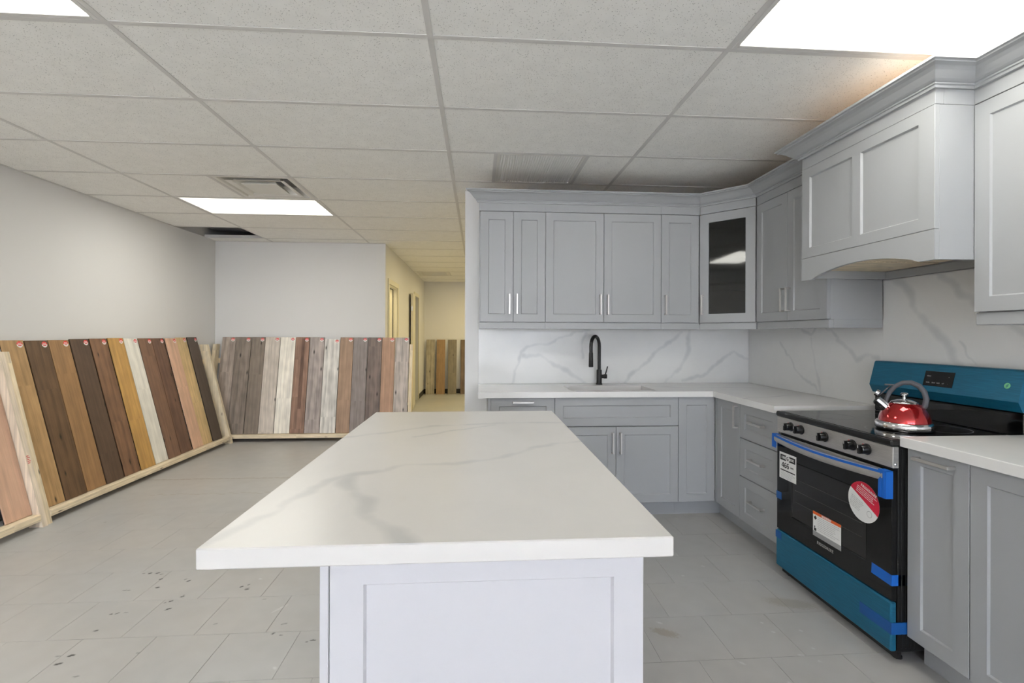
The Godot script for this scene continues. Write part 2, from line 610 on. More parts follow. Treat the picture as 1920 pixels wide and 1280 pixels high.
	var vb := [
		[0.022, [Vector2(0.26, 0.90), Vector2(0.28, 1.01), Vector2(0.33, 1.08), Vector2(0.36, 1.18), Vector2(0.42, 1.21), Vector2(0.59, 1.27), Vector2(0.78, 1.32), Vector2(0.92, 1.37)]],
		[0.030, [Vector2(0.38, 1.16), Vector2(0.52, 1.13), Vector2(0.63, 1.07), Vector2(0.70, 1.02), Vector2(0.81, 0.97), Vector2(0.90, 0.92)]],
		[0.022, [Vector2(0.84, 1.14), Vector2(0.86, 1.23), Vector2(0.91, 1.32)]],
		[0.026, [Vector2(1.21, 0.92), Vector2(1.34, 1.02), Vector2(1.42, 1.11), Vector2(1.51, 1.18), Vector2(1.61, 1.25), Vector2(1.72, 1.36)]],
		[0.030, [Vector2(1.57, 0.90), Vector2(1.65, 0.99), Vector2(1.71, 1.06), Vector2(1.75, 1.16), Vector2(1.78, 1.30), Vector2(1.79, 1.38)]],
		[0.024, [Vector2(1.72, 0.93), Vector2(1.90, 0.99), Vector2(1.99, 1.06), Vector2(2.12, 1.13), Vector2(2.18, 1.16), Vector2(2.22, 1.14), Vector2(2.32, 1.11)]]]
	M["stone_back"] = mat(rgb(242, 242, 242), 0.2)
	M["stone_back"].albedo_texture = quartz(1200, 300, Vector2(2.4, 0.6), shift.call(vb, Vector2(-0.05, 0.87), true, 0.6), 41)
	M["stone_back"].uv1_scale = Vector3(1.0 / 2.4, 1.0 / 0.6, 1)
	M["stone_back"].uv1_offset = Vector3(0.05 / 2.4, 1.0 + 0.87 / 0.6, 0)
	var vr := [
		[0.020, [Vector2(-3.59, 1.27), Vector2(-3.54, 1.21), Vector2(-3.46, 1.16), Vector2(-3.39, 1.07), Vector2(-3.30, 1.03), Vector2(-3.21, 0.98), Vector2(-3.16, 0.92)]],
		[0.026, [Vector2(-3.26, 1.29), Vector2(-3.21, 1.20), Vector2(-3.17, 1.11), Vector2(-3.15, 1.00), Vector2(-3.14, 0.90)]],
		[0.028, [Vector2(-2.98, 1.28), Vector2(-2.86, 1.23), Vector2(-2.81, 1.18), Vector2(-2.71, 1.21), Vector2(-2.65, 1.21)]],
		[0.036, [Vector2(-2.60, 1.66), Vector2(-2.51, 1.59), Vector2(-2.47, 1.54), Vector2(-2.45, 1.49), Vector2(-2.40, 1.43), Vector2(-2.36, 1.39), Vector2(-2.30, 1.32), Vector2(-2.23, 1.25), Vector2(-2.17, 1.15)]],
		[0.012, [Vector2(-2.17, 1.28), Vector2(-2.14, 1.24), Vector2(-2.13, 1.20), Vector2(-2.09, 1.18)]],
		[0.032, [Vector2(-2.30, 1.62), Vector2(-2.26, 1.59), Vector2(-2.21, 1.57), Vector2(-2.17, 1.53), Vector2(-2.12, 1.48), Vector2(-1.95, 1.36), Vector2(-1.7, 1.2)]],
		[0.020, [Vector2(-3.34, 1.36), Vector2(-3.26, 1.31), Vector2(-3.21, 1.36), Vector2(-3.11, 1.36), Vector2(-3.04, 1.32), Vector2(-2.97, 1.29)]]]
	M["stone_right"] = mat(rgb(242, 242, 242), 0.2)
	M["stone_right"].albedo_texture = quartz(1280, 320, Vector2(3.4, 0.85), shift.call(vr, Vector2(-4.05, 0.87), true, 0.85), 51)
	M["stone_right"].uv1_scale = Vector3(1.0 / 3.4, 1.0 / 0.85, 1)
	M["stone_right"].uv1_offset = Vector3(4.05 / 3.4, 1.0 + 0.87 / 0.85, 0)
	M["stone"] = mat(rgb(242, 241, 240), 0.18)
	M["stone"].albedo_texture = quartz(768, 768, Vector2(2.4, 2.4), [[0.02, [Vector2(0.1, 0.4), Vector2(0.6, 0.7), Vector2(0.9, 0.6), Vector2(1.5, 1.1), Vector2(2.3, 1.2)]], [0.014, [Vector2(0.3, 2.2), Vector2(0.9, 1.7), Vector2(1.6, 1.8), Vector2(2.2, 1.6)]]], 61)
	M["stone"].uv1_scale = Vector3(1.0 / 2.4, 1.0 / 2.4, 1)


# ---------------------------------------------------------------- the room
func wall_box(called: String, a: Vector3, b: Vector3, m: Material) -> void:
	struct(called, Geo.new().box(a, b), m)


func build_room() -> void:
	# floor: slab, and vinyl tiles where the joints can be seen
	var tx0 := -3.2202
	var tx1 := 1.9614
	var tz1 := -0.7036
	var tz0 := -3.7516
	var g := Geo.new()
	g.box(Vector3(XL - 0.12, -0.15, ZE - 0.12), Vector3(XR + 0.12, -0.002, ZF + 0.12))
	g.box(Vector3(XL - 0.12, -0.003, tz1), Vector3(XR + 0.12, 0, ZF + 0.12))
	g.box(Vector3(XL - 0.12, -0.003, ZE - 0.12), Vector3(XR + 0.12, 0, tz0))
	g.box(Vector3(XL - 0.12, -0.003, tz0), Vector3(tx0, 0, tz1))
	g.box(Vector3(tx1, -0.003, tz0), Vector3(XR + 0.12, 0, tz1))
	var fl := struct("floor", g, M["floor"])
	var ts := 0.3048
	var gap := 0.0007
	var whole := Geo.new().box(Vector3(gap, -0.0025, gap), Vector3(ts - gap, 0, ts - gap), 0.0004).mesh()
	var half := Geo.new().box(Vector3(gap, -0.0025, gap), Vector3(ts / 2.0 - gap, 0, ts - gap), 0.0004).mesh()
	for r in 10:
		var z := tz0 + r * ts
		# rows alternate by half a tile
		if r % 2 == 1:
			for c in 17:
				part("floor_tile", whole, M["floor"], fl, at(tx0 + c * ts, 0, z))
		else:
			part("floor_tile", half, M["floor"], fl, at(tx0, 0, z))
			part("floor_tile", half, M["floor"], fl, at(tx1 - ts / 2.0, 0, z))
			for c in 16:
				part("floor_tile", whole, M["floor"], fl, at(tx0 + (c + 0.5) * ts, 0, z))
	# walls
	var w: Material = M["wall"]
	var top := 3.3
	wall_box("wall_left", Vector3(XL - 0.12, 0, ZE - 0.12), Vector3(XL, top, ZF + 0.12), w)
	wall_box("wall_right", Vector3(XR, 0, ZE - 0.12), Vector3(XR + 0.12, top, ZF + 0.12), w)
	wall_box("wall_end", Vector3(XL, 0, ZE - 0.12), Vector3(XR, top, ZE), w)
	wall_box("wall_back", Vector3(XL, 0, ZB - 0.12), Vector3(XP, TILE_Y, ZB), w)
	wall_box("wall_office", Vector3(XL, 0, -8.72), Vector3(XP - 0.12, TILE_Y, -8.6), w)
	wall_box("wall_kitchen", Vector3(-0.11, 0, ZK - 0.12), Vector3(XR, TILE_Y, ZK), M["wall_white"])
	var zb := ZB - 0.12
	var p := Geo.new()
	p.box(Vector3(XP - 0.12, 0, -6.70), Vector3(XP, TILE_Y, zb))
	p.box(Vector3(XP - 0.12, 2.0, -7.40), Vector3(XP, TILE_Y, -6.70))
	p.box(Vector3(XP - 0.12, 0, -9.28), Vector3(XP, TILE_Y, -7.40))
	p.box(Vector3(XP - 0.12, 2.05, -9.95), Vector3(XP, TILE_Y, -9.28))
	p.box(Vector3(XP - 0.12, 0, ZE), Vector3(XP, TILE_Y, -9.95))
	struct("wall_passage", p, w)
	# shop front with its windows, behind the camera
	var f := Geo.new()
	var wins := [[-3.05, -1.35], [-1.15, 0.55], [0.75, 2.1]]
	f.box(Vector3(XL, 0, ZF), Vector3(XR, 0.12, ZF + 0.12))
	f.box(Vector3(XL, 2.35, ZF), Vector3(XR, top, ZF + 0.12))
	f.box(Vector3(XL, 0.12, ZF), Vector3(-3.05, 2.35, ZF + 0.12))
	f.box(Vector3(-1.35, 0.12, ZF), Vector3(-1.15, 2.35, ZF + 0.12))
	f.box(Vector3(0.55, 0.12, ZF), Vector3(0.75, 2.35, ZF + 0.12))
	f.box(Vector3(2.1, 0.12, ZF), Vector3(XR, 2.35, ZF + 0.12))
	struct("wall_front", f, w)
	for i in 3:
		var x0: float = wins[i][0]
		var x1: float = wins[i][1]
		var fr := Geo.new()
		for xx: float in [x0, (x0 + x1) / 2.0 - 0.025, x1 - 0.05]:
			fr.box(Vector3(xx, 0.12, ZF + 0.02), Vector3(xx + 0.05, 2.35, ZF + 0.09), 0.003)
		fr.box(Vector3(x0, 0.12, ZF + 0.02), Vector3(x1, 0.30, ZF + 0.09), 0.003)
		fr.box(Vector3(x0, 2.30, ZF + 0.02), Vector3(x1, 2.35, ZF + 0.09), 0.003)
		var win := struct("window_%d" % (i + 1), fr, M["alu"])
		for hx: float in [x0, (x0 + x1) / 2.0]:
			part("pane", Geo.new().box(Vector3(hx + 0.03, 0.28, ZF + 0.05), Vector3(hx + (x1 - x0) / 2.0 - 0.03, 2.32, ZF + 0.056)), M["glass"], win)
	wall_box("pavement", Vector3(-12, -0.3, ZF + 0.13), Vector3(12, -0.12, ZF + 14.0), M["paving"])
	# black rubber skirting
	var b := Geo.new()
	b.box(Vector3(XP, 0, ZE), Vector3(XP + 0.008, 0.10, -9.95), 0.002)
	b.box(Vector3(XP, 0, -9.28), Vector3(XP + 0.008, 0.10, -7.5), 0.002)
	struct("baseboard_passage", b, M["rubber"])
	wall_box("baseboard_end", Vector3(XP + 0.008, 0, ZE), Vector3(XR, 0.10, ZE + 0.008), M["rubber"])
	wall_box("baseboard_back", Vector3(XL, 0, ZB), Vector3(XP, 0.10, ZB + 0.008), M["rubber"])
	wall_box("baseboard_left", Vector3(XL, 0, ZB + 0.008), Vector3(XL + 0.008, 0.10, ZF), M["rubber"])
	# door openings of the passage: casings and the leaf that stands open
	var c1 := Geo.new()
	c1.box(Vector3(XP, 0, -7.47), Vector3(XP + 0.015, 2.07, -7.40), 0.003)
	c1.box(Vector3(XP, 0, -6.70), Vector3(XP + 0.015, 2.07, -6.63), 0.003)
	c1.box(Vector3(XP, 2.0, -7.40), Vector3(XP + 0.015, 2.07, -6.70), 0.003)
	c1.box(Vector3(XP - 0.12, 0, -7.40), Vector3(XP, 2.0, -7.385))
	c1.box(Vector3(XP - 0.12, 0, -6.715), Vector3(XP, 2.0, -6.70))
	c1.box(Vector3(XP - 0.12, 1.985, -7.385), Vector3(XP, 2.0, -6.715))
	var d1 := struct("door_1", c1, M["door_paint"])
	part("stop", Geo.new().box(Vector3(XP - 0.068, 0, -7.385), Vector3(XP - 0.060, 1.985, -7.377)), M["rubber"], d1)
	part("stop", Geo.new().box(Vector3(XP - 0.068, 1.977, -7.377), Vector3(XP - 0.060, 1.985, -6.715)), M["rubber"], d1)
	var c2 := Geo.new()
	c2.box(Vector3(XP, 0, -10.02), Vector3(XP + 0.015, 2.12, -9.95), 0.003)
	c2.box(Vector3(XP, 0, -9.28), Vector3(XP + 0.015, 2.12, -9.25), 0.003)
	c2.box(Vector3(XP, 2.05, -9.95), Vector3(XP + 0.015, 2.12, -9.28), 0.003)
	var d2 := struct("door_2", c2, M["door_paint"])
	var lf := Transform3D(Basis(Vector3.UP, deg_to_rad(-86.0)), Vector3(XP + 0.03, 0.01, -9.27))
	var leaf := part("door_leaf", Geo.new().box(Vector3.ZERO, Vector3(0.66, 2.03, 0.04), 0.003), M["door_paint"], d2, lf)
	part("hinge", Geo.new().box(Vector3(0.66, 1.72, 0.01), Vector3(0.663, 1.80, 0.03)), M["nickel"], leaf)
	part("handle", Geo.new().lathe([Vector2(0, 0), Vector2(0.012, 0), Vector2(0.012, 0.035), Vector2(0.026, 0.04), Vector2(0.026, 0.06), Vector2(0, 0.066)], 12), M["nickel"], leaf, Transform3D(Basis(Vector3.RIGHT, PI / 2), Vector3(0.60, 1.0, 0.04)))


func build_ceiling() -> void:
	var skip := {}
	for k in [[1, 5], [4, 0], [1, 0], [0, 7], [1, 4], [3, 3], [3, 9], [3, 13], [1, 9], [2, 13]]:
		skip["%d,%d" % k] = true
	wall_box("roof_deck", Vector3(XL - 0.12, 3.3, ZE - 0.12), Vector3(XR + 0.12, 3.45, ZF + 0.12), M["concrete"])
	# wall angle round the room, which carries the grid
	var an := Geo.new()
	an.box(Vector3(XL, 0, ZB), Vector3(XL + 0.022, 0.002, ZF))
	an.box(Vector3(XL, 0, ZB), Vector3(XP, 0.002, ZB + 0.022))
	an.box(Vector3(-0.11, 0, ZK), Vector3(XR, 0.002, ZK + 0.022))
	var ce := struct("ceiling", an, M["tee"])
	ce.position.y = CEIL - 0.0005
	var shapes := {}
	var lay := func(x0: float, x1: float, z0: float, z1: float) -> void:
		var key := "%.3f,%.3f" % [x1 - x0, z1 - z0]
		if not shapes.has(key):
			shapes[key] = Geo.new().box(Vector3(0.002, 0, 0.002), Vector3(x1 - x0 - 0.002, 0.015, z1 - z0 - 0.002), 0.001).mesh()
		part("ceiling_tile", shapes[key], M["tile"], ce, at(x0, TILE_Y - CEIL + 0.0005, z0))
	var tee := 0.012
	for j in range(-14, 16):
		var z1 := GZ0 - GZ * j
		var z0 := z1 - GZ
		z1 = minf(z1, ZF)
		z0 = maxf(z0, ZE)
		if z1 - z0 < 0.02:
			continue
		for i in 6:
			var x0: float = GX[i]
			var x1: float = GX[i + 1]
			if skip.has("%d,%d" % [i, j]):
				continue
			lay.call(x0, x1, z0, z1)
		var bar := Geo.new().box(Vector3(XL, 0, -tee), Vector3(XR, 0.0022, tee), 0.0006)
		bar.box(Vector3(XL, 0.002, -0.001), Vector3(XR, 0.035, 0.001))
		part("grid_bar", bar, M["tee"], ce, at(0, 0.0005, z0))
	for i in range(1, 6):
		var bar := Geo.new().box(Vector3(-tee, 0, ZE), Vector3(tee, 0.0022, ZF), 0.0006)
		bar.box(Vector3(-0.001, 0.002, ZE), Vector3(0.001, 0.035, ZF))
		part("grid_bar", bar, M["tee"], ce, at(GX[i], 0.0002, 0))
	# cut tiles beside the square fittings
	lay.call(-2.632, -2.023, GZ0 - GZ * 5, GZ0 - GZ * 4)
	lay.call(-0.194, 0.111, GZ0 - GZ * 4, GZ0 - GZ * 3)
	lay.call(0.720, 1.025, GZ0 - GZ * 4, GZ0 - GZ * 3)
	lay.call(-1.413, -1.16, GZ0 - GZ * 14, GZ0 - GZ * 13)
	lay.call(-0.55, -0.194, GZ0 - GZ * 14, GZ0 - GZ * 13)
	for s in [[-2.023, 4], [0.111, 3], [0.720, 3]]:
		part("grid_bar", Geo.new().box(Vector3(-tee, 0, 0), Vector3(tee, 0.0022, GZ), 0.0006), M["tee"], ce, at(s[0], 0.0003, GZ0 - GZ * (s[1] + 1)))


func troffer(i: int, j: int, lens: String, energy: float, tone: Color, label: String) -> void:
	var x0: float = GX[i] + 0.012
	var x1: float = GX[i + 1] - 0.012
	var z1 := GZ0 - GZ * j - 0.012
	var z0 := z1 - GZ + 0.024
	var o := thing("light_panel", label, "light", Vector3((x0 + x1) / 2.0, CEIL, (z0 + z1) / 2.0))
	var w := (x1 - x0) / 2.0
	var d := (z1 - z0) / 2.0
	var fr := Geo.new()
	for s: float in [-1.0, 1.0]:
		fr.box(Vector3(s * w, 0.0, -d), Vector3(s * (w - 0.022), 0.012, d), 0.002)
		fr.box(Vector3(-w + 0.022, 0.0, s * d), Vector3(w - 0.022, 0.012, s * (d - 0.022)), 0.002)
	part("frame", fr, M["tee"], o)
	var hs := Geo.new()
	hs.box(Vector3(-w, 0.09, -d), Vector3(w, 0.10, d))
	for s: float in [-1.0, 1.0]:
		hs.box(Vector3(s * w, 0.012, -d), Vector3(s * (w - 0.004), 0.09, d))
		hs.box(Vector3(-w, 0.012, s * d), Vector3(w, 0.09, s * (d - 0.004)))
	part("housing", hs, M["vent"], o)
	part("lens", Geo.new().box(Vector3(-w + 0.020, 0.0065, -d + 0.020), Vector3(w - 0.020, 0.009, d - 0.020)), M[lens], o)
	if energy > 0.0:
		var a := AreaLight3D.new()
		a.name = "lamp"
		a.area_size = Vector2(w * 2.0 - 0.05, d * 2.0 - 0.05)
		a.light_color = tone
		a.light_energy = energy
		a.shadow_enabled = true
		a.rotation.x = -PI / 2
		a.position = Vector3(0, 0.004, 0)
		o.add_child(a)


func build_ceiling_fittings() -> void:
	var white := Color(1.0, 0.995, 0.96)
	var warm := Color(1.0, 0.92, 0.70)
	troffer(1, 5, "lens_lit", 1.3, white, "lit ceiling light panel next to the square air diffuser")
	troffer(4, 0, "lens_lit", 1.2, white, "large lit ceiling light panel above the grey hood and upper cabinets")
	troffer(1, 0, "lens_lit", 1.55, white, "lit ceiling light panel cut by the top left corner of the photograph")
	troffer(3, 9, "lens_warm", 2.0, warm, "warm ceiling light panel in the back room, nearer the kitchen wall")
	troffer(3, 13, "lens_warm", 2.0, warm, "warm ceiling light panel in the back room, nearer its end wall")
	troffer(1, 9, "lens_warm", 2.0, Color(1.0, 0.93, 0.74), "warm ceiling light panel in the office behind the back wall")
	# square stepped diffuser
	var cx := -1.718
	var cz := GZ0 - GZ * 4.5
	var o := thing("air_diffuser", "square stepped air diffuser beside the lit light panel", "vent", Vector3(cx, CEIL, cz))
	var ring := func(g: Geo, h0: float, y0: float, h1: float, y1: float) -> void:
		for k in 4:
			var a := Vector3(h0, y0, -h0).rotated(Vector3.UP, k * PI / 2)
			var b := Vector3(h0, y0, h0).rotated(Vector3.UP, k * PI / 2)
			var c := Vector3(h1, y1, h1).rotated(Vector3.UP, k * PI / 2)
			var d := Vector3(h1, y1, -h1).rotated(Vector3.UP, k * PI / 2)
			var m := Vector3(y1 - y0, h0 - h1, 0).normalized().rotated(Vector3.UP, k * PI / 2)
			if m.y > 0.0:
				m = -m
			g.quad(a, b, c, d, m)
			var u := Vector3(0, 0.0015, 0)
			g.quad(a + u, b + u, c + u, d + u, -m)
	var g0 := Geo.new()
	ring.call(g0, 0.291, 0.001, 0.262, 0.002)
	ring.call(g0, 0.262, 0.002, 0.215, 0.075)
	part("outer_flange", g0, M["vent"], o)
	var g1 := Geo.new()
	ring.call(g1, 0.222, -0.004, 0.185, 0.002)
	ring.call(g1, 0.185, 0.002, 0.140, 0.060)
	part("louvre_ring", g1, M["vent"], o)
	var g2 := Geo.new()
	g2.box(Vector3(-0.135, -0.006, -0.135), Vector3(0.135, -0.002, 0.135), 0.001)
	ring.call(g2, 0.135, -0.003, 0.10, 0.035)
	part("centre_plate", g2, M["vent"], o)
	for s: float in [-1.0, 1.0]:
		for q: float in [-1.0, 1.0]:
			var g3 := Geo.new().tube([Vector3(s * 0.05, 0.0, q * 0.05), Vector3(s * 0.12, 0.075, q * 0.12)], [0.004], [0.004], Vector3(q, 0, -s), 6)
			part("bracket", g3, M["vent"], o)
	var g4 := Geo.new()
	g4.box(Vector3(-0.28, 0.075, -0.28), Vector3(0.28, 0.085, 0.28))
	g4.box(Vector3(-0.10, 0.04, -0.10), Vector3(0.10, 0.078, 0.10))
	part("neck", g4, M["duct"], o)
	# louvred return grille above the sink
	var q := thing("return_grille", "square white ceiling grille with fine slats above the sink cabinets", "vent", Vector3(0.4155, CEIL, GZ0 - GZ * 3.5))
	var fr := Geo.new()
	for s: float in [-1.0, 1.0]:
		fr.box(Vector3(s * 0.292, 0, -0.292), Vector3(s * 0.276, 0.02, 0.292), 0.001)
		fr.box(Vector3(-0.276, 0, s * 0.292), Vector3(0.276, 0.02, s * 0.280), 0.001)
	part("frame", fr, M["vent"], q)
	var slat := Geo.new().box(Vector3(-0.0056, 0.001, -0.28), Vector3(0.0056, 0.007, 0.28), 0.001).mesh()
	for k in 33:
		part("slat", slat, M["grille"], q, at(-0.264 + k * 0.0165, 0, 0))
	part("backing", Geo.new().box(Vector3(-0.29, 0.0085, -0.29), Vector3(0.29, 0.03, 0.29)), M["grille"], q)
	# vent in the passage ceiling
	var pv := thing("passage_vent", "dusty ceiling vent far down the passage", "vent", Vector3(-0.855, CEIL, GZ0 - GZ * 13.5))
	var pf := Geo.new()
	for s: float in [-1.0, 1.0]:
		pf.box(Vector3(s * 0.303, -0.004, -0.30), Vector3(s * 0.24, 0.004, 0.30), 0.001)
		pf.box(Vector3(-0.24, -0.004, s * 0.30), Vector3(0.24, 0.004, s * 0.24), 0.001)
	part("frame", pf, M["vent"], pv)
	for k in 5:
		part("louvre", Geo.new().box(Vector3(-0.24, 0.0, -0.006), Vector3(0.24, 0.055, 0.006)), M["vent"], pv, Transform3D(Basis(Vector3.RIGHT, 0.7), Vector3(0, 0.0, -0.2 + k * 0.1)))
	part("neck", Geo.new().box(Vector3(-0.30, 0.09, -0.30), Vector3(0.30, 0.10, 0.30)), M["duct"], pv)
	# above the missing tile: sheet metal duct and two loose cables
	var du := thing("air_duct", "grey sheet metal duct above the missing ceiling tile", "duct", Vector3(-3.0, 2.62, -6.3))
	part("trunk", Geo.new().box(Vector3(-0.32, 0.0, -0.14), Vector3(1.3, 0.5, 0.12), 0.004), M["duct"], du)
	part("seam", Geo.new().box(Vector3(0.02, -0.006, -0.145), Vector3(0.045, 0.506, 0.126), 0.002), M["duct"], du)
	part("bracket", Geo.new().box(Vector3(0.4, 0.5, -0.02), Vector3(0.43, 0.68, 0.02)), M["duct"], du)
	for k in 2:
		var cb := thing("loose_cable", ["dark cable looping down near the wall inside the ceiling hole", "dark cable looping beside the grid inside the ceiling hole"][k], "cable", Vector3(-3.12 + k * 0.42, 2.56, -5.85), 0.0, "cables in the ceiling hole")
		var pts := []
		for s in 13:
			var u := s / 12.0
			pts.append(Vector3((u - 0.5) * 0.34, 0.16 * pow(2.0 * u - 1.0, 2.0) - 0.02, 0.10 * sin(u * PI)))
		part("sheath", Geo.new().tube(pts, [0.005], [0.005], Vector3.BACK, 6), M["black_matte"], cb)
		for e: int in [0, 12]:
			part("tail", Geo.new().tube([pts[e], pts[e] + Vector3(0, 0.62, 0)], [0.005], [0.005], Vector3.BACK, 6), M["black_matte"], cb)


# ---------------------------------------------------------------- kitchen
func pull(parent: Node, x: float, y: float, z: float, upright: bool, length := 0.15) -> void:
	var g := Geo.new()
	var h := length / 2.0
	g.box(Vector3(-h, -0.006, 0.024), Vector3(h, 0.006, 0.034), 0.0015)
	for s: float in [-1.0, 1.0]:
		g.box(Vector3(s * h, -0.006, 0.0), Vector3(s * (h - 0.010), 0.006, 0.026), 0.001)
	part("handle", g, M["nickel"], parent, Transform3D(Basis(Vector3.BACK, PI / 2 if upright else 0.0), Vector3(x, y, z)), "brushed nickel bar handle")


# a recessed-panel front in the cabinet's own axes; the handle: "" or one of l, r (upright, low or high) and h (level)
func front(parent: Node, called: String, x0: float, x1: float, y0: float, y1: float, m: Material, hand := "", hy := 0.0, rail := 0.058) -> MeshInstance3D:
	var w := x1 - x0 - 0.003
	var h := y1 - y0 - 0.003
	var rl := minf(rail, h * 0.28)
	var o := part(called, Geo.new().panelled(w, h, 0.019, [Rect2(rail, rl, w - rail * 2.0, h - rl * 2.0)]), m, parent, at(x0 + 0.0015, y0 + 0.0015, 0.001))
	if hand == "l":
		pull(o, 0.027, hy - y0, 0.019, true)
	elif hand == "r":
		pull(o, w - 0.027, hy - y0, 0.019, true)
	elif hand == "h":
		pull(o, w / 2.0, hy - y0, 0.019, false)
	return o


func base_unit(label: String, at_: Vector3, turn: float, w: float, depth: float) -> Node3D:
	var o := thing("base_cabinet", label, "cabinet", at_, turn)
	part("body", Geo.new().box(Vector3(0.0005, 0.11, -depth), Vector3(w - 0.0005, 0.873, 0.0), 0.001), M["carcass"], o)
	part("toe_kick", Geo.new().box(Vector3(0.0005, 0.0, -depth), Vector3(w - 0.0005, 0.11, -0.055)), M["grey"], o)
	return o


func upper_unit(label: String, at_: Vector3, turn: float, w: float, depth: float) -> Node3D:
	var o := thing("upper_cabinet", label, "cabinet", at_, turn)
	part("body", Geo.new().box(Vector3(0.0005, 1.41, -depth), Vector3(w - 0.0005, 2.236, 0.0), 0.001), M["grey"], o)
	part("light_rail", Geo.new().box(Vector3(0.0, 1.362, -0.02), Vector3(w, 1.41, 0.010), 0.002), M["grey"], o)
	part("frieze", Geo.new().box(Vector3(0.0, 2.2375, -0.02), Vector3(w, 2.30, 0.019), 0.001), M["grey"], o)
	part("top_board", Geo.new().box(Vector3(0.0005, 2.2362, -depth), Vector3(w - 0.0005, 2.255, -0.021)), M["raw"], o)
	return o


func build_kitchen() -> void:
	var R := -PI / 2
	# splash slabs
	var sb := Geo.new().box(Vector3(0.0, 0.9145, ZK + 0.001), Vector3(XR - 0.001, 1.42, ZS), 0.001)
	tag(part(numbered("splash_slab"), sb, M["stone_back"], self), "white veined stone backsplash behind the black faucet", "backsplash")
	var sr := Geo.new()
	sr.box(Vector3(XS, 0.9145, -2.63), Vector3(XR - 0.001, 1.42, ZS + 0.001), 0.001)
	sr.box(Vector3(XS, 0.80, -2.63), Vector3(XR - 0.001, 1.632, -1.80), 0.001)
	sr.box(Vector3(XS, 0.9145, -1.80), Vector3(XR - 0.001, 1.42, -0.9), 0.001)
	tag(part(numbered("splash_slab"), sr, M["stone_right"], self), "white veined stone backsplash on the right wall behind the range", "backsplash")
	# worktops
	var k := Geo.new()
	var y0 := 0.874
	var y1 := 0.914
	var zf := -3.415
	k.box(Vector3(0.0, y0, ZS), Vector3(0.67, y1, zf))
	k.box(Vector3(1.30, y0, ZS), Vector3(XS, y1, zf))
	k.box(Vector3(0.67, y0, ZS), Vector3(1.30, y1, -3.83))
	k.box(Vector3(0.67, y0, -3.50), Vector3(1.30, y1, zf))
	k.box(Vector3(1.69, y0, zf), Vector3(XS, y1, -2.687))
	tag(part(numbered("worktop"), k, M["stone"], self), "white L-shaped stone worktop with the sink, left of the range", "countertop")
	tag(part(numbered("worktop"), Geo.new().box(Vector3(1.69, y0, -1.851), Vector3(XS, y1, -0.9), 0.002), M["stone"], self), "white stone worktop at the right edge, on the near side of the range", "countertop")
	# base cabinets, back run: fronts at z = -3.44
	var bz := -3.46
	var bd := 0.56
	var o := base_unit("grey pull-out base cabinet at the left end of the sink run", Vector3(0.088, 0, bz), 0.0, 0.455, bd)
	part("side_panel", Geo.new().box(Vector3(-0.018, 0.0, -bd), Vector3(0.0, 0.873, 0.018), 0.001), M["grey"], o)
	front(o, "door", 0.0, 0.455, 0.112, 0.872, M["grey"], "h", 0.840)
	o = base_unit("grey sink base cabinet with two doors under the sink", Vector3(0.543, 0, bz), 0.0, 0.903, bd)
	o.get_node("body").mesh = Geo.new().box(Vector3(0.0005, 0.11, -bd), Vector3(0.9025, 0.64, 0.0), 0.001).box(Vector3(0.0005, 0.64, -0.03), Vector3(0.9025, 0.873, 0.0)).mesh()
	front(o, "false_front", 0.0, 0.903, 0.665, 0.872, M["grey"])
	front(o, "door", 0.0, 0.4445, 0.112, 0.662, M["grey"], "r", 0.545)
	front(o, "door", 0.4445, 0.903, 0.112, 0.662, M["grey"], "l", 0.545)
	o = base_unit("grey plain corner base cabinet right of the sink cabinet", Vector3(1.446, 0, bz), 0.0, 0.272, bd)
	o.get_node("toe_kick").mesh = Geo.new().box(Vector3(0.0005, 0.0, -bd), Vector3(0.3485, 0.11, -0.055)).mesh()
	front(o, "door", 0.0, 0.272, 0.112, 0.872, M["grey"])
	# right run: fronts at x = 1.72
	var bx := 1.74
	o = base_unit("narrow grey base cabinet in the corner, next to the drawers", Vector3(bx, 0, -3.438), R, 0.332, 0.55)
	o.get_node("toe_kick").mesh = Geo.new().box(Vector3(-0.0765, 0.0, -0.5), Vector3(0.3315, 0.11, -0.0555)).mesh()
	part("corner_filler", Geo.new().box(Vector3(-0.0012, 0.11, -0.02), Vector3(0.021, 0.873, 0.0212), 0.0005), M["grey"], o)
	front(o, "door", 0.022, 0.332, 0.112, 0.872, M["grey"], "r", 0.775)
	o = base_unit("grey three-drawer base cabinet left of the range", Vector3(bx, 0, -3.106), R, 0.418, 0.55)
	front(o, "drawer_front", 0.0, 0.418, 0.648, 0.872, M["grey"], "h", 0.765)
	front(o, "drawer_front", 0.0, 0.418, 0.400, 0.645, M["grey"], "h", 0.530)
	front(o, "drawer_front", 0.0, 0.418, 0.112, 0.397, M["grey"], "h", 0.265)
	o = base_unit("grey pull-out base cabinet right of the range, level handle at the top", Vector3(bx, 0, -1.848), R, 0.25, 0.55)
	front(o, "door", 0.0, 0.25, 0.112, 0.872, M["grey"], "h", 0.838)
	o = base_unit("grey base cabinet cut by the right edge of the photograph", Vector3(bx, 0, -1.598), R, 0.65, 0.55)
	front(o, "door", 0.0, 0.45, 0.112, 0.872, M["grey"])
	front(o, "door", 0.45, 0.65, 0.112, 0.872, M["grey"])
	# wall cabinets, back run: fronts at z = -3.63
	var uz := -3.65
	var ud := 0.365
	o = upper_unit("grey wall cabinet with two narrow doors at the left end", Vector3(0.005, 0, uz), 0.0, 0.495, ud)
	front(o, "door", 0.008, 0.253, 1.412, 2.235, M["grey"], "r", 1.545)
	front(o, "door", 0.253, 0.495, 1.412, 2.235, M["grey"], "l", 1.545)
	o = upper_unit("grey wall cabinet with two wide doors above the faucet", Vector3(0.500, 0, uz), 0.0, 0.888, ud)
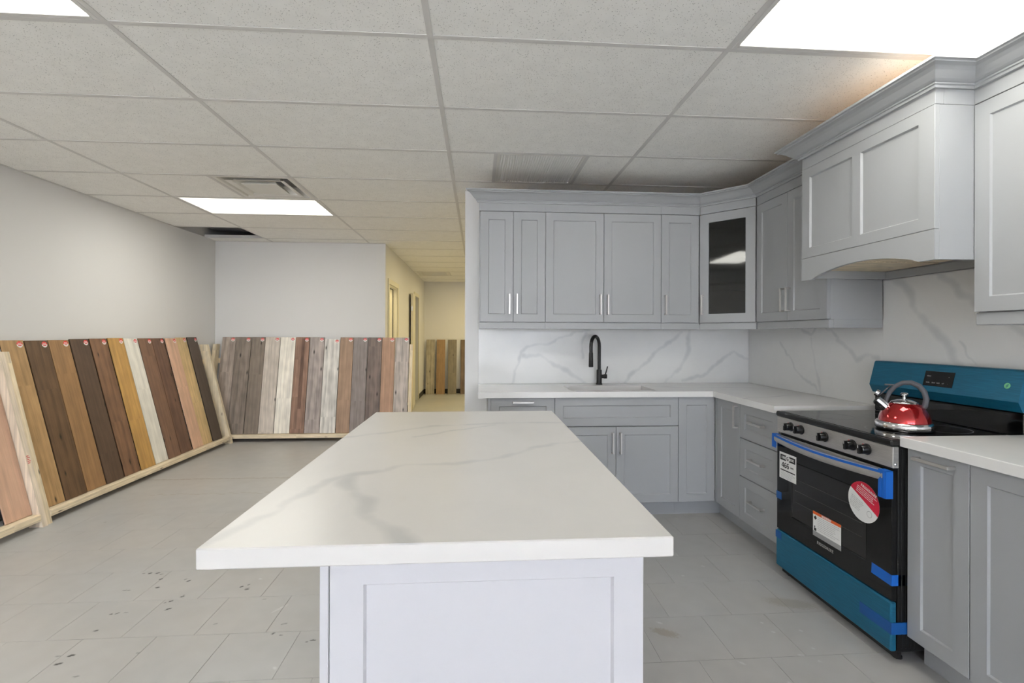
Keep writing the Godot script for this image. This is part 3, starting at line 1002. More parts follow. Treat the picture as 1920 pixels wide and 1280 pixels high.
	front(o, "door", 0.0, 0.444, 1.412, 2.235, M["grey"], "r", 1.545)
	front(o, "door", 0.444, 0.888, 1.412, 2.235, M["grey"], "l", 1.545)
	o = upper_unit("grey wall cabinet with one narrow door beside the glass cabinet", Vector3(1.388, 0, uz), 0.0, 0.305, ud)
	front(o, "door", 0.0, 0.294, 1.412, 2.235, M["grey"], "l", 1.545)
	# right run: fronts at x = 1.965
	var ux := 1.985
	o = upper_unit("grey two-door wall cabinet between the glass cabinet and the hood", Vector3(ux, 0, -3.335), R, 0.705, 0.312)
	front(o, "door", 0.0, 0.346, 1.412, 2.235, M["grey"], "r", 1.545)
	front(o, "door", 0.346, 0.705, 1.412, 2.235, M["grey"], "l", 1.545)
	part("end_rail", Geo.new().box(Vector3(0.69, 1.362, -0.31), Vector3(0.705, 1.41, -0.02), 0.001), M["grey"], o)
	o = upper_unit("tall grey wall cabinet at the right edge, on the near side of the hood", Vector3(ux, 0, -1.812), R, 0.86, 0.312)
	front(o, "door", 0.0, 0.43, 1.412, 2.235, M["grey"])
	front(o, "door", 0.43, 0.86, 1.412, 2.235, M["grey"])
	part("end_rail", Geo.new().box(Vector3(0.0, 1.362, -0.31), Vector3(0.015, 1.41, -0.02), 0.001), M["grey"], o)
	build_corner_cabinet()
	build_hood()
	build_crown()
	build_sink()
	build_faucet()
	build_island()


func build_corner_cabinet() -> void:
	var a := Vector3(1.695, 0, -3.648)
	var b := Vector3(1.983, 0, -3.337)
	var o := thing("corner_cabinet", "diagonal grey corner wall cabinet with a dark glass door", "cabinet", a)
	var bb := b - a
	var back := -4.016 - a.z
	var side := XS - 0.004 - a.x
	var foot := PackedVector2Array([Vector2(0, 0), Vector2(0, -back), Vector2(side, -back), Vector2(side, -bb.z), Vector2(bb.x, -bb.z)])
	var lay := func(called: String, h0: float, h1: float, inset: float, m: Material) -> void:
		var pl := foot
		if inset > 0.0:
			pl = Geometry2D.offset_polygon(foot, -inset)[0]
		var g := Geo.new()
		g.t = Transform3D(Basis(Vector3.RIGHT, -PI / 2), Vector3.ZERO)
		part(called, g.prism(pl, h0, h1), m, o)
	lay.call("floor_board", 1.41, 1.428, 0.0, M["grey"])
	lay.call("roof_board", 2.218, 2.236, 0.0, M["grey"])
	lay.call("top_board", 2.2362, 2.255, 0.022, M["raw"])
	lay.call("shelf", 1.695, 1.713, 0.02, M["carcass"])
	lay.call("shelf", 1.975, 1.993, 0.02, M["carcass"])
	var walls := Geo.new()
	walls.box(Vector3(0.0, 1.428, back), Vector3(side, 2.218, back + 0.012))
	walls.box(Vector3(side - 0.012, 1.428, back + 0.012), Vector3(side, 2.218, bb.z))
	walls.box(Vector3(0.0, 1.428, back + 0.012), Vector3(0.015, 2.218, 0.0))
	walls.box(Vector3(bb.x, 1.428, bb.z - 0.015), Vector3(side - 0.012, 2.218, bb.z))
	part("body", walls, M["carcass"], o)
	var w := bb.length()
	var xf := Transform3D(Basis(Vector3.UP, -atan2(bb.z, bb.x)), Vector3.ZERO)
	var rail := 0.066
	var hole := Rect2(rail, rail, w - 0.027 - rail * 2.0, 0.820 - rail * 2.0)
	var d := part("door", Geo.new().panelled(w - 0.027, 0.820, 0.019, [hole], 0.007, true), M["grey"], o, xf * at(0.011, 1.413, 0.002))
	pull(d, 0.027, 0.135, 0.019, true)
	part("pane", Geo.new().box(Vector3(rail - 0.006, rail - 0.006, 0.005), Vector3(w - 0.027 - rail + 0.006, 0.826 - rail, 0.009)), M["glass_dark"], d, Transform3D(), "dark glass pane")
	part("light_rail", Geo.new().box(Vector3(0.008, 1.362, -0.02), Vector3(w - 0.012, 1.409, 0.010), 0.002), M["grey"], o, xf)
	part("frieze", Geo.new().box(Vector3(0.012, 2.2375, -0.02), Vector3(w - 0.016, 2.30, 0.017), 0.001), M["grey"], o, xf)


func build_hood() -> void:
	var w := 0.7965
	var o := thing("hood_cabinet", "grey range hood cover with two recessed panels and an arched lower edge", "range hood", Vector3(1.818, 0, -2.61), -PI / 2)
	part("front_panel", Geo.new().panelled(w, 0.492, 0.018, [Rect2(0.062, 0.052, 0.304, 0.388), Rect2(0.418, 0.052, 0.306, 0.388)], 0.010), M["grey"], o, at(0, 1.744, 0))
	var pl := PackedVector2Array([Vector2(0, 1.742), Vector2(0, 1.622), Vector2(0.085, 1.622)])
	for i in range(1, 18):
		var u := i / 18.0
		pl.append(Vector2(0.085 + u * 0.64, 1.622 + 0.05 * pow(sin(u * PI), 0.75)))
	pl.append_array([Vector2(0.725, 1.622), Vector2(w, 1.622), Vector2(w, 1.742)])
	part("arched_valance", Geo.new().prism(pl, 0.0, 0.018), M["grey"], o)
	part("near_side", Geo.new().box(Vector3(w - 0.018, 1.622, -0.166), Vector3(w, 2.236, -0.001), 0.001), M["grey"], o)
	part("far_side", Geo.new().box(Vector3(0.0, 1.636, -0.478), Vector3(0.018, 2.236, -0.001), 0.001), M["grey"], o)
	part("back_rail", Geo.new().box(Vector3(0.018, 1.634, -0.478), Vector3(w - 0.002, 1.675, -0.462), 0.001), M["grey"], o)
	var b := Geo.new()
	b.box(Vector3(0.018, 1.678, -0.46), Vector3(0.34, 1.694, -0.02), 0.001)
	b.box(Vector3(0.342, 1.682, -0.46), Vector3(w - 0.02, 1.700, -0.02), 0.001)
	part("liner_board", b, M["pine"], o, Transform3D(), "bare wood boards inside the hood")
	part("top_board", Geo.new().box(Vector3(0.002, 2.2362, -0.478), Vector3(w - 0.021, 2.255, -0.021)), M["raw"], o)
	part("frieze", Geo.new().box(Vector3(0.0, 2.2375, -0.02), Vector3(w, 2.30, 0.017), 0.001), M["grey"], o)
	part("frieze", Geo.new().box(Vector3(w - 0.02, 2.2375, -0.166), Vector3(w, 2.30, -0.021), 0.001), M["grey"], o)


func build_crown() -> void:
	var o := thing("crown_moulding", "grey crown moulding running along the tops of all wall cabinets", "moulding", Vector3(0, 2.295, 0))
	var pr := PackedVector2Array([Vector2(0.001, 0), Vector2(0.012, 0.0), Vector2(0.014, 0.010), Vector2(0.020, 0.012), Vector2(0.020, 0.018), Vector2(0.026, 0.020), Vector2(0.034, 0.025), Vector2(0.044, 0.034), Vector2(0.056, 0.046), Vector2(0.070, 0.056), Vector2(0.086, 0.062), Vector2(0.088, 0.067), Vector2(0.098, 0.069), Vector2(0.098, 0.079), Vector2(0.078, 0.079), Vector2(0.05, 0.060), Vector2(0.030, 0.040), Vector2(0.001, 0.026)])
	var path := [Vector3(0.0, 0, -3.63), Vector3(1.6864, 0, -3.63), Vector3(1.966, 0, -3.3278), Vector3(1.966, 0, -2.612), Vector3(1.7995, 0, -2.612), Vector3(1.7995, 0, -1.8125), Vector3(1.966, 0, -1.8125), Vector3(1.966, 0, -0.95)]
	var outs: Array[Vector3] = []
	for i in path.size() - 1:
		var d: Vector3 = (path[i + 1] - path[i]).normalized()
		outs.append(Vector3(-d.z, 0, d.x))
	var mit: Array[Vector3] = []
	for i in path.size():
		if i == 0:
			mit.append(outs[0] + Vector3(-0.95, 0, 0))
		elif i == path.size() - 1:
			mit.append(outs[-1])
		else:
			mit.append((outs[i - 1] + outs[i]) / (1.0 + outs[i - 1].dot(outs[i])))
	for i in path.size() - 1:
		var g := Geo.new()
		for k in pr.size():
			var p := pr[k]
			var q := pr[(k + 1) % pr.size()]
			var e := q - p
			var m := (outs[i] * e.y + Vector3.UP * -e.x).normalized()
			g.quad(path[i] + mit[i] * p.x + Vector3.UP * p.y, path[i + 1] + mit[i + 1] * p.x + Vector3.UP * p.y, path[i + 1] + mit[i + 1] * q.x + Vector3.UP * q.y, path[i] + mit[i] * q.x + Vector3.UP * q.y, m)
		var s := part("moulding_length", g, M["grey"], o)
		if i == 0:
			var c := Geo.new()
			var ix := Geometry2D.triangulate_polygon(pr)
			for j in range(0, ix.size(), 3):
				var tr := []
				for l in 3:
					var p := pr[ix[j + l]]
					tr.append(path[0] + mit[0] * p.x + Vector3.UP * p.y)
				var m := Vector3(-0.8, 0, -0.5).normalized()
				c.tri(tr[0], tr[1], tr[2], m, m, m)
			part("cut_end", c, M["mdf"], s, Transform3D(), "raw cut end of the moulding")


func build_sink() -> void:
	var o := thing("sink", "undermount stainless steel double sink set in the white worktop", "sink", Vector3(0.985, 0.874, -3.665))
	var bowl := func(x0: float, x1: float) -> Geo:
		var g := Geo.new()
		var z0 := -0.163
		var z1 := 0.163
		var dp := -0.20
		var s := 0.012
		var c := [Vector3(x0, 0, z0), Vector3(x1, 0, z0), Vector3(x1, 0, z1), Vector3(x0, 0, z1)]
		var f := [Vector3(x0 + s, dp, z0 + s), Vector3(x1 - s, dp, z0 + s), Vector3(x1 - s, dp, z1 - s), Vector3(x0 + s, dp, z1 - s)]
		var mid := Vector3((x0 + x1) / 2.0, dp / 2.0, 0)
		for k in 4:
			var l := (k + 1) % 4
			var m: Vector3 = mid - (c[k] + f[l]) / 2.0
			m.y = 0.02
			g.quad(c[k], c[l], f[l], f[k], m.normalized())
			var u: Vector3 = (c[k] - mid); u.y = 0
			var v: Vector3 = (c[l] - mid); v.y = 0
			g.quad(c[k], c[l], c[l] + v.normalized() * 0.014, c[k] + u.normalized() * 0.014, Vector3.UP)
		g.quad(f[0], f[1], f[2], f[3], Vector3.UP)
		return g
	part("bowl", bowl.call(-0.313, -0.012), M["sink_steel"], o)
	part("bowl", bowl.call(0.012, 0.313), M["sink_steel"], o)
	part("divider", Geo.new().box(Vector3(-0.0115, -0.05, -0.163), Vector3(0.0115, -0.012, 0.163), 0.003), M["sink_steel"], o)
	for x: float in [-0.16, 0.16]:
		part("drain", Geo.new().lathe([Vector2(0, 0.001), Vector2(0.03, 0.001), Vector2(0.042, 0.004), Vector2(0.045, 0.001)], 16), M["chrome"], o, at(x, -0.2, -0.05))


func build_faucet() -> void:
	var o := thing("faucet", "tall matte black pull-down faucet behind the sink", "faucet", Vector3(0.985, 0.914, -3.93))
	var m: Material = M["black_matte"]
	part("base", Geo.new().lathe([Vector2(0, 0), Vector2(0.027, 0), Vector2(0.027, 0.006), Vector2(0.024, 0.010), Vector2(0.021, 0.012), Vector2(0.021, 0.118), Vector2(0.017, 0.122), Vector2(0.0, 0.122)], 20), m, o)
	var dir := Vector3(-0.62, 0, 0.785).normalized()
	var r := 0.078
	var pts := [Vector3(0, 0.115, 0), Vector3(0, 0.2, 0), Vector3(0, 0.315, 0)]
	for i in range(1, 13):
		var a := PI * i / 12.0
		pts.append(Vector3(0, 0.315, 0) + dir * (r - r * cos(a)) + Vector3.UP * sin(a) * r)
	pts.append(pts[-1] + Vector3(0, -0.05, 0))
	part("gooseneck", Geo.new().tube(pts, [0.0135], [0.0135], dir.cross(Vector3.UP), 14), m, o)
	var e: Vector3 = pts[-1]
	part("spray_head", Geo.new().lathe([Vector2(0, -0.115), Vector2(0.016, -0.115), Vector2(0.0185, -0.110), Vector2(0.0165, -0.03), Vector2(0.0155, 0.0), Vector2(0, 0.001)], 16), m, o, at(e.x, e.y, e.z))
	part("spray_button", Geo.new().box(Vector3(-0.005, -0.062, 0.014), Vector3(0.005, -0.032, 0.020), 0.002), M["rubber"], o, at(e.x, e.y, e.z))
	var st := Geo.new()
	st.t = Transform3D(Basis(Vector3.BACK, -PI / 2), Vector3(0, 0.066, 0))
	st.lathe([Vector2(0, 0.0), Vector2(0.015, 0.0), Vector2(0.015, 0.038), Vector2(0.0185, 0.040), Vector2(0.0185, 0.062), Vector2(0, 0.064)], 16)
	var sm := part("valve_stub", st, m, o)
	part("lever", Geo.new().tube([Vector3(0.050, 0.075, 0), Vector3(0.060, 0.110, 0), Vector3(0.070, 0.148, 0)], [0.0055, 0.005, 0.0045], [0.0055, 0.005, 0.0045], Vector3.BACK, 10), m, sm)


func build_island() -> void:
	var o := thing("island_cabinet", "white kitchen island cabinet with a recessed end panel", "island", Vector3(0.0, 0, -1.02))
	part("body", Geo.new().box(Vector3(-0.302, 0.0, -1.50), Vector3(0.353, 0.873, -0.020), 0.001), M["island"], o)
	part("back_panel", Geo.new().box(Vector3(-0.3215, 0.0, -1.50), Vector3(-0.3035, 0.873, 0.0), 0.0015), M["island"], o)
	part("end_panel", Geo.new().panelled(0.655, 0.873, 0.019, [Rect2(0.068, 0.09, 0.655 - 0.132, 0.873 - 0.158)], 0.008), M["island"], o, at(-0.3018, 0, -0.019))
	var t := part(numbered("worktop"), Geo.new().box(Vector3(-0.529, 0.8735, -2.58), Vector3(0.393, 0.914, -0.955), 0.0025), M["stone_island"], self)
	tag(t, "large white island worktop with grey veins, nearest the camera", "countertop")


# ---------------------------------------------------------------- range and kettle
func sticker(parent: Node, called: String, x: float, y: float, w: float, h: float, z: float, m: Material) -> MeshInstance3D:
	return part(called, Geo.new().box(Vector3(-w / 2.0, -h / 2.0, 0), Vector3(w / 2.0, h / 2.0, 0.0004)), m, parent, at(x, y, z))


func lines(parent: Node, called: String, x0: float, x1: float, y0: float, y1: float, count: int, m: Material, sd: int, thick := 0.0014) -> void:
	var r := RandomNumberGenerator.new()
	r.seed = sd
	var g := Geo.new()
	for i in count:
		var y := lerpf(y1, y0, (i + 0.5) / count)
		var x := x0
		var stop := lerpf(x0, x1, r.randf_range(0.72, 1.0))
		while x < stop - 0.003:
			var l := minf(r.randf_range(0.004, 0.014), stop - x)
			g.box(Vector3(x, y - thick / 2.0, 0.0004), Vector3(x + l, y + thick / 2.0, 0.0007))
			x += l + 0.0022
	part(called, g, m, parent)


func build_range() -> void:
	var W := 0.762
	var o := thing("range", "black and stainless electric range still wrapped in blue film and tape", "stove", Vector3(1.66, 0, -2.615), -PI / 2)
	var body := Geo.new()
	body.box(Vector3(0.0, 0.045, -0.62), Vector3(W, 0.872, -0.026), 0.002)
	for k in 4:   # pressed ribs down the side
		body.box(Vector3(W - 0.001, 0.06, -0.045 - k * 0.018), Vector3(W + 0.002, 0.86, -0.040 - k * 0.018), 0.001)
	part("body", body, M["black"], o)
	for x: float in [0.04, W - 0.04]:
		for z: float in [-0.06, -0.58]:
			part("foot", Geo.new().lathe([Vector2(0, 0), Vector2(0.018, 0), Vector2(0.018, 0.008), Vector2(0.008, 0.010), Vector2(0.008, 0.046), Vector2(0, 0.046)], 10), M["black_matte"], o, at(x, 0, z))
	part("kick_plate", Geo.new().box(Vector3(0.01, 0.012, -0.05), Vector3(W - 0.01, 0.045, -0.03)), M["black_matte"], o)
	# cooktop
	var ct := part("cooktop", Geo.new().box(Vector3(-0.002, 0.872, -0.585), Vector3(W + 0.002, 0.899, 0.004), 0.006), M["black"], o)
	part("glass", Geo.new().box(Vector3(0.012, 0.898, -0.565), Vector3(W - 0.012, 0.9005, -0.018), 0.0008), M["black_gloss"], ct, Transform3D(), "glossy black glass cooktop")
	for c in [[0.20, -0.17, 0.10], [0.55, -0.17, 0.085], [0.20, -0.42, 0.08], [0.55, -0.42, 0.11]]:
		var g := Geo.new()
		for k in 40:
			var a := TAU * k / 40
			var b := TAU * (k + 1) / 40
			var r: float = c[2]
			g.quad(Vector3(cos(a) * r, 0, sin(a) * r), Vector3(cos(b) * r, 0, sin(b) * r), Vector3(cos(b) * (r - 0.0015), 0, sin(b) * (r - 0.0015)), Vector3(cos(a) * (r - 0.0015), 0, sin(a) * (r - 0.0015)), Vector3.UP)
		part("burner_ring", g, M["duct"], ct, at(c[0], 0.9008, c[1]))
	# control panel and knobs
	var cp := part("control_panel", Geo.new().box(Vector3(0.0, 0.785, -0.03), Vector3(W, 0.8715, -0.004), 0.002), M["steel"], o)
	part("screw", Geo.new().lathe([Vector2(0, 0.003), Vector2(0.004, 0.002), Vector2(0.006, 0)], 12), M["chrome"], cp, Transform3D(Basis(Vector3.BACK, -PI / 2), Vector3(W, 0.80, -0.016)))
	for x: float in [0.12, 0.203, 0.376, 0.55, 0.631]:
		var kn := Geo.new()
		kn.t = Transform3D(Basis(Vector3.RIGHT, PI / 2), Vector3.ZERO)
		kn.lathe([Vector2(0, 0.0), Vector2(0.024, 0.0), Vector2(0.024, 0.004), Vector2(0.0205, 0.006), Vector2(0.0195, 0.030), Vector2(0.0175, 0.033), Vector2(0, 0.033)], 20)
		kn.t = Transform3D()
		kn.box(Vector3(-0.006, -0.019, 0.030), Vector3(0.006, 0.019, 0.042), 0.002)
		var q := part("knob", kn, M["black"], o, at(x, 0.832, -0.004))
		part("pointer", Geo.new().box(Vector3(-0.001, 0.006, 0.042), Vector3(0.001, 0.018, 0.0425)), M["paper"], q)
		part("dial_mark", Geo.new().box(Vector3(-0.026, 0.012, 0.0), Vector3(-0.018, 0.019, 0.0006)), M["sale_red"], q)
	# oven door
	var d := part("oven_door", Geo.new().panelled(W - 0.006, 0.522, 0.022, [Rect2(0.125, 0.10, 0.505, 0.30)], 0.004), M["black_gloss"], o, at(0.003, 0.252, -0.024), "black glass oven door")
	part("window", Geo.new().box(Vector3(0.132, 0.107, 0.0181), Vector3(0.623, 0.393, 0.0188)), mat(rgb(38, 37, 37), 0.12), d, Transform3D(), "oven window")
	for y: float in [0.19, 0.25, 0.31]:
		part("oven_rack", Geo.new().box(Vector3(0.15, y, 0.0188), Vector3(0.60, y + 0.003, 0.0191)), M["rubber"], d)
	part("top_trim", Geo.new().box(Vector3(0.0, 0.478, 0.022), Vector3(W - 0.006, 0.520, 0.025), 0.001), M["steel"], d)
	var hp := []
	var hw := []
	for i in 17:
		var u := i / 16.0
		hp.append(Vector3(0.014 + u * (W - 0.034), 0.500 - 0.004 * sin(u * PI), 0.040 + 0.036 * sin(u * PI)))
		hw.append(0.021)
	var hd := part("handle", Geo.new().tube(hp, [0.009], hw, Vector3.BACK, 14), M["steel"], d, Transform3D(), "bowed stainless steel handle")
	for x: float in [0.024, W - 0.030]:
		part("handle_post", Geo.new().box(Vector3(x - 0.012, 0.488, 0.022), Vector3(x + 0.012, 0.512, 0.042), 0.003), M["steel"], hd)
	# painter's tape along the handle and hanging over its ends
	var tp := Geo.new()
	for i in 16:
		var p: Vector3 = hp[i]
		var n: Vector3 = hp[i + 1]
		tp.quad(p + Vector3(0, 0.0185, -0.014), n + Vector3(0, 0.0185, -0.014), n + Vector3(0, 0.0185, 0.008), p + Vector3(0, 0.0185, 0.008), Vector3.UP)
		tp.quad(p + Vector3(0, 0.019, 0.0085), n + Vector3(0, 0.019, 0.0085), n + Vector3(0, 0.009, 0.0105), p + Vector3(0, 0.009, 0.0105), Vector3.BACK)
	part("tape", tp, M["tape"], hd, Transform3D(), "blue masking tape along the handle")
	var te := Geo.new()
	te.box(Vector3(-0.008, 0.448, 0.046), Vector3(0.028, 0.522, 0.0475))
	te.box(Vector3(-0.008, 0.448, 0.022), Vector3(-0.0065, 0.522, 0.046))
	te.box(Vector3(-0.008, 0.5205, 0.022), Vector3(0.028, 0.522, 0.046))
	part("tape", te, M["tape"], hd)
	var t2 := Geo.new()
	for k in 5:
		var x := W - 0.044 + k * 0.0078
		t2.box(Vector3(x, 0.410, 0.046 + 0.0016 * (k % 2)), Vector3(x + 0.0085, 0.522, 0.0485 + 0.0016 * (k % 2)), 0.0005)
	t2.box(Vector3(W - 0.006, 0.410, 0.018), Vector3(W - 0.0045, 0.522, 0.048))
	t2.box(Vector3(W - 0.044, 0.5205, 0.018), Vector3(W - 0.0045, 0.522, 0.046))
	part("tape", t2, M["tape"], hd)
	# stickers on the glass
	var z := 0.0222
	var eg := sticker(d, "energy_label", 0.094, 0.358, 0.142, 0.142, z, M["paper"])
	sticker(eg, "banner", 0, 0.044, 0.126, 0.030, 0.0004, M["ink"])
	lettering("ENERGUIDE", 0.014, M["paper"], eg, at(0, 0.044, 0.001), "banner_text")
	part("emblem", Geo.new().disc(Vector3(0, 0.044, 0.0013), 0.018, Vector3.BACK, Vector3.RIGHT), M["paper"], eg)
	lettering("G", 0.022, M["ink"], eg, at(0, 0.044, 0.0016), "emblem_text")
	lettering("466", 0.030, M["ink"], eg, at(-0.020, 0.004, 0.0006), "rating_text")
	lettering("kWh", 0.009, M["ink"], eg, at(0.036, 0.002, 0.0006), "unit_text")
	sticker(eg, "rule_bar", 0.0, -0.024, 0.124, 0.006, 0.0004, M["ink"])
	lines(eg, "print", -0.062, 0.062, -0.068, -0.030, 6, M["ink_grey"], 5)
	var rd := part("round_label", Geo.new().disc(Vector3.ZERO, 0.086, Vector3.BACK, Vector3.RIGHT, 40), M["paper"], d, Transform3D(Basis(Vector3.BACK, deg_to_rad(-20.0)), Vector3(0.611, 0.348, z + 0.0003)))
	var seg := PackedVector2Array()
	for i in 25:
		var a := deg_to_rad(lerpf(-6.0, 166.0, i / 24.0)) 
		seg.append(Vector2(cos(a), sin(a)) * 0.0858)
	part("red_field", Geo.new().prism(seg, 0.0002, 0.0005), M["crimson"], rd)
	lettering("FRIGIDAIRE", 0.012, M["paper"], rd, at(0.008, 0.064, 0.0008), "brand_text")
	lines(rd, "red_print", -0.052, 0.062, 0.022, 0.054, 4, M["paper"], 12, 0.0028)
	lines(rd, "print", -0.066, 0.016, -0.056, -0.004, 7, M["ink_grey"], 8)
	part("seal", Geo.new().tube([Vector3(0.046, -0.028, 0.0004), Vector3(0.046, -0.028, 0.0007)], [0.014], [0.014], Vector3.RIGHT, 20), M["ink_grey"], rd)
	part("seal_middle", Geo.new().tube([Vector3(0.046, -0.028, 0.0006), Vector3(0.046, -0.028, 0.0009)], [0.0125], [0.0125], Vector3.RIGHT, 20), M["paper"], rd)
	var wl := sticker(d, "warning_label", 0.388, 0.138, 0.188, 0.120, z, M["paper"])
	sticker(wl, "header_band", 0, 0.053, 0.188, 0.014, 0.0004, M["orange"])
	lettering("WARNING", 0.010, M["paper"], wl, at(0, 0.053, 0.001), "header_text")
	lines(wl, "print", -0.060, 0.088, -0.028, 0.042, 8, M["ink_grey"], 9)
	sticker(wl, "footer_band", 0, -0.048, 0.188, 0.024, 0.0004, M["ink_grey"])
	var pic := Geo.new()
	pic.prism(PackedVector2Array([Vector2(-0.088, 0.030), Vector2(-0.076, 0.042), Vector2(-0.066, 0.030), Vector2(-0.078, 0.020)]), 0.0004, 0.0008)
	pic.box(Vector3(-0.086, -0.034, 0.0004), Vector3(-0.070, -0.020, 0.0008))
	pic.box(Vector3(-0.084, -0.018, 0.0004), Vector3(-0.078, -0.010, 0.0008))
	part("pictograms", pic, M["ink"], wl)
	lettering("FRIGIDAIRE", 0.015, M["ink_grey"], d, at(0.378, 0.052, z), "brand_lettering")
	part("tape", Geo.new().box(Vector3(-0.004, 0.165, 0.0222), Vector3(0.042, 0.205, 0.0228)), M["tape_thin"], d, Transform3D(), "dark blue masking tape at the left edge of the door")
	var t3 := Geo.new()
	t3.t = Transform3D(Basis(Vector3.BACK, deg_to_rad(-4.0)), Vector3(0.655, 0.066, 0.0222))
	t3.box(Vector3(0.0, 0.0, 0.0), Vector3(0.10, 0.044, 0.0008))
	t3.t = Transform3D()
	t3.box(Vector3(W - 0.006, 0.060, -0.045), Vector3(W - 0.003, 0.103, 0.023))
	part("tape", t3, M["tape"], d, Transform3D(), "blue masking tape wrapped round the right edge")
	# storage drawer under its film
	var dr := part("drawer", Geo.new().box(Vector3(0.0, 0.046, -0.024), Vector3(W, 0.246, 0.002), 0.006), M["film"], o, Transform3D(), "drawer front under teal protective film")
	part("tape", Geo.new().box(Vector3(-0.001, 0.200, 0.0022), Vector3(0.05, 0.240, 0.0028)), M["tape_thin"], dr)
	var t4 := Geo.new()
	t4.box(Vector3(0.60, 0.118, 0.0022), Vector3(W, 0.165, 0.0028))
	t4.box(Vector3(W, 0.118, -0.07), Vector3(W + 0.0028, 0.165, 0.0028))
	part("tape", t4, M["tape_thin"], dr)
	# back guard
	var rs := Geo.new()
	rs.box(Vector3(0.002, 0.90, -0.628), Vector3(W - 0.002, 1.0, -0.575), 0.004)
	part("riser", rs, M["black_gloss"], o)
	var pl := PackedVector2Array([Vector2(-0.628, 1.178), Vector2(-0.585, 1.178), Vector2(-0.578, 1.172), Vector2(-0.546, 1.046), Vector2(-0.566, 1.004), Vector2(-0.628, 1.0)])
	var bgd := Geo.new()
	bgd.t = Transform3D(Basis(Vector3.UP, -PI / 2), Vector3.ZERO)
	bgd.prism(pl, -W - 0.001, 0.001)
	var bg := part("back_guard", bgd, M["film"], o, Transform3D(), "control back guard under teal protective film")
	var up := Vector3(0, 0.126, -0.032).normalized()
	var nrm := Vector3(0, 0.032, 0.126).normalized()
	var face := Transform3D(Basis(Vector3.RIGHT, up, nrm), Vector3(0.40, 1.109, -0.562))
	var ds := part("display", Geo.new().box(Vector3(-0.075, -0.037, -0.002), Vector3(0.075, 0.037, 0.0025), 0.0008), M["black_gloss"], bg, face)
	for s in [["timer", -0.05, 0.012], ["bake", -0.05, -0.02], ["+", 0.052, 0.012], ["-", 0.052, -0.02], ["broil", -0.02, -0.02], ["lock", 0.004, -0.02], ["off", 0.028, -0.02]]:
		lettering(s[0], 0.006, M["ink_grey"], ds, at(s[1], s[2], 0.0028), "key_legend")
	var gd := part("green_dot", Geo.new().disc(Vector3(0.308, 0.0, 0.0012), 0.0125, Vector3.BACK, Vector3.RIGHT), M["mint"], bg, face)
	for k in 3:
		part("stroke", Geo.new().box(Vector3(-0.006, -0.0008, 0.0013), Vector3(0.006, 0.0008, 0.0016)), M["film"], gd, Transform3D(Basis(Vector3.BACK, 0.7), Vector3(0.308 , -0.004 + k * 0.004, 0)))


func build_kettle() -> void:
	var o := thing("kettle", "red whistling kettle with chrome base and grey handle on the range", "kettle", Vector3(1.905, 0.9008, -2.062), deg_to_rad(-42.0))
	o.scale = Vector3(0.92, 1.03, 0.92)
	part("base", Geo.new().lathe([Vector2(0, 0.0), Vector2(0.108, 0.0), Vector2(0.116, 0.004), Vector2(0.118, 0.012), Vector2(0.117, 0.026), Vector2(0.113, 0.033), Vector2(0.104, 0.036), Vector2(0.0, 0.036)], 40), M["chrome"], o)
	var pr := []
	for i in 15:
		var a := deg_to_rad(lerpf(4.0, 60.0, i / 14.0))
		pr.append(Vector2(0.104 * cos(a), 0.033 + 0.104 * sin(a) - 0.0072))
	part("body", Geo.new().lathe(pr, 48), M["red"], o, Transform3D(), "glossy red enamelled body")
	var lid := part("lid", Geo.new().lathe([Vector2(0.056, 0.112), Vector2(0.055, 0.117), Vector2(0.050, 0.121), Vector2(0.030, 0.128), Vector2(0.010, 0.131), Vector2(0.0, 0.131)], 32), M["chrome"], o)
	part("lid_knob", Geo.new().lathe([Vector2(0.006, 0.130), Vector2(0.006, 0.142), Vector2(0.015, 0.147), Vector2(0.0165, 0.153), Vector2(0.012, 0.158), Vector2(0.0, 0.159)], 20), M["chrome"], lid)
	var sp := part("spout", Geo.new().tube([Vector3(-0.066, 0.083, 0), Vector3(-0.094, 0.108, 0), Vector3(-0.112, 0.124, 0)], [0.024, 0.021, 0.020], [0.024, 0.021, 0.020], Vector3.BACK, 18), M["chrome"], o, Transform3D(Basis(Vector3.UP, 0.25), Vector3.ZERO))
	part("spout_mouth", Geo.new().tube([Vector3(-0.1121, 0.1241, 0), Vector3(-0.1126, 0.1246, 0)], [0.017], [0.017], Vector3.BACK, 16), M["black"], sp)
	var hp := [Vector3(-0.074, 0.098, 0), Vector3(-0.070, 0.125, 0), Vector3(-0.058, 0.155, 0), Vector3(-0.036, 0.184, 0), Vector3(-0.006, 0.201, 0), Vector3(0.026, 0.203, 0), Vector3(0.054, 0.190, 0), Vector3(0.074, 0.166, 0), Vector3(0.082, 0.136, 0), Vector3(0.077, 0.108, 0), Vector3(0.070, 0.096, 0)]
	part("handle", Geo.new().tube(hp, [0.011, 0.011, 0.011, 0.012, 0.013, 0.013, 0.013, 0.013, 0.013, 0.012, 0.010], [0.008, 0.009, 0.010, 0.010, 0.010, 0.011, 0.012, 0.012, 0.012, 0.012, 0.011], Vector3.BACK, 14), M["handle_plastic"], o, Transform3D(), "dark grey arched handle")
	var lv := Geo.new()
	lv.box(Vector3(-0.078, 0.186, -0.008), Vector3(-0.040, 0.193, 0.008), 0.002)
	lv.tube([Vector3(-0.055, 0.186, 0), Vector3(-0.088, 0.150, 0), Vector3(-0.100, 0.142, 0)], [0.004], [0.003], Vector3.BACK, 8)
	part("spout_lever", lv, M["handle_plastic"], o)
	part("whistle_cap", Geo.new().tube([Vector3(-0.100, 0.146, 0), Vector3(-0.112, 0.154, 0)], [0.017, 0.015], [0.017, 0.015], Vector3.BACK, 14), M["chrome"], o)


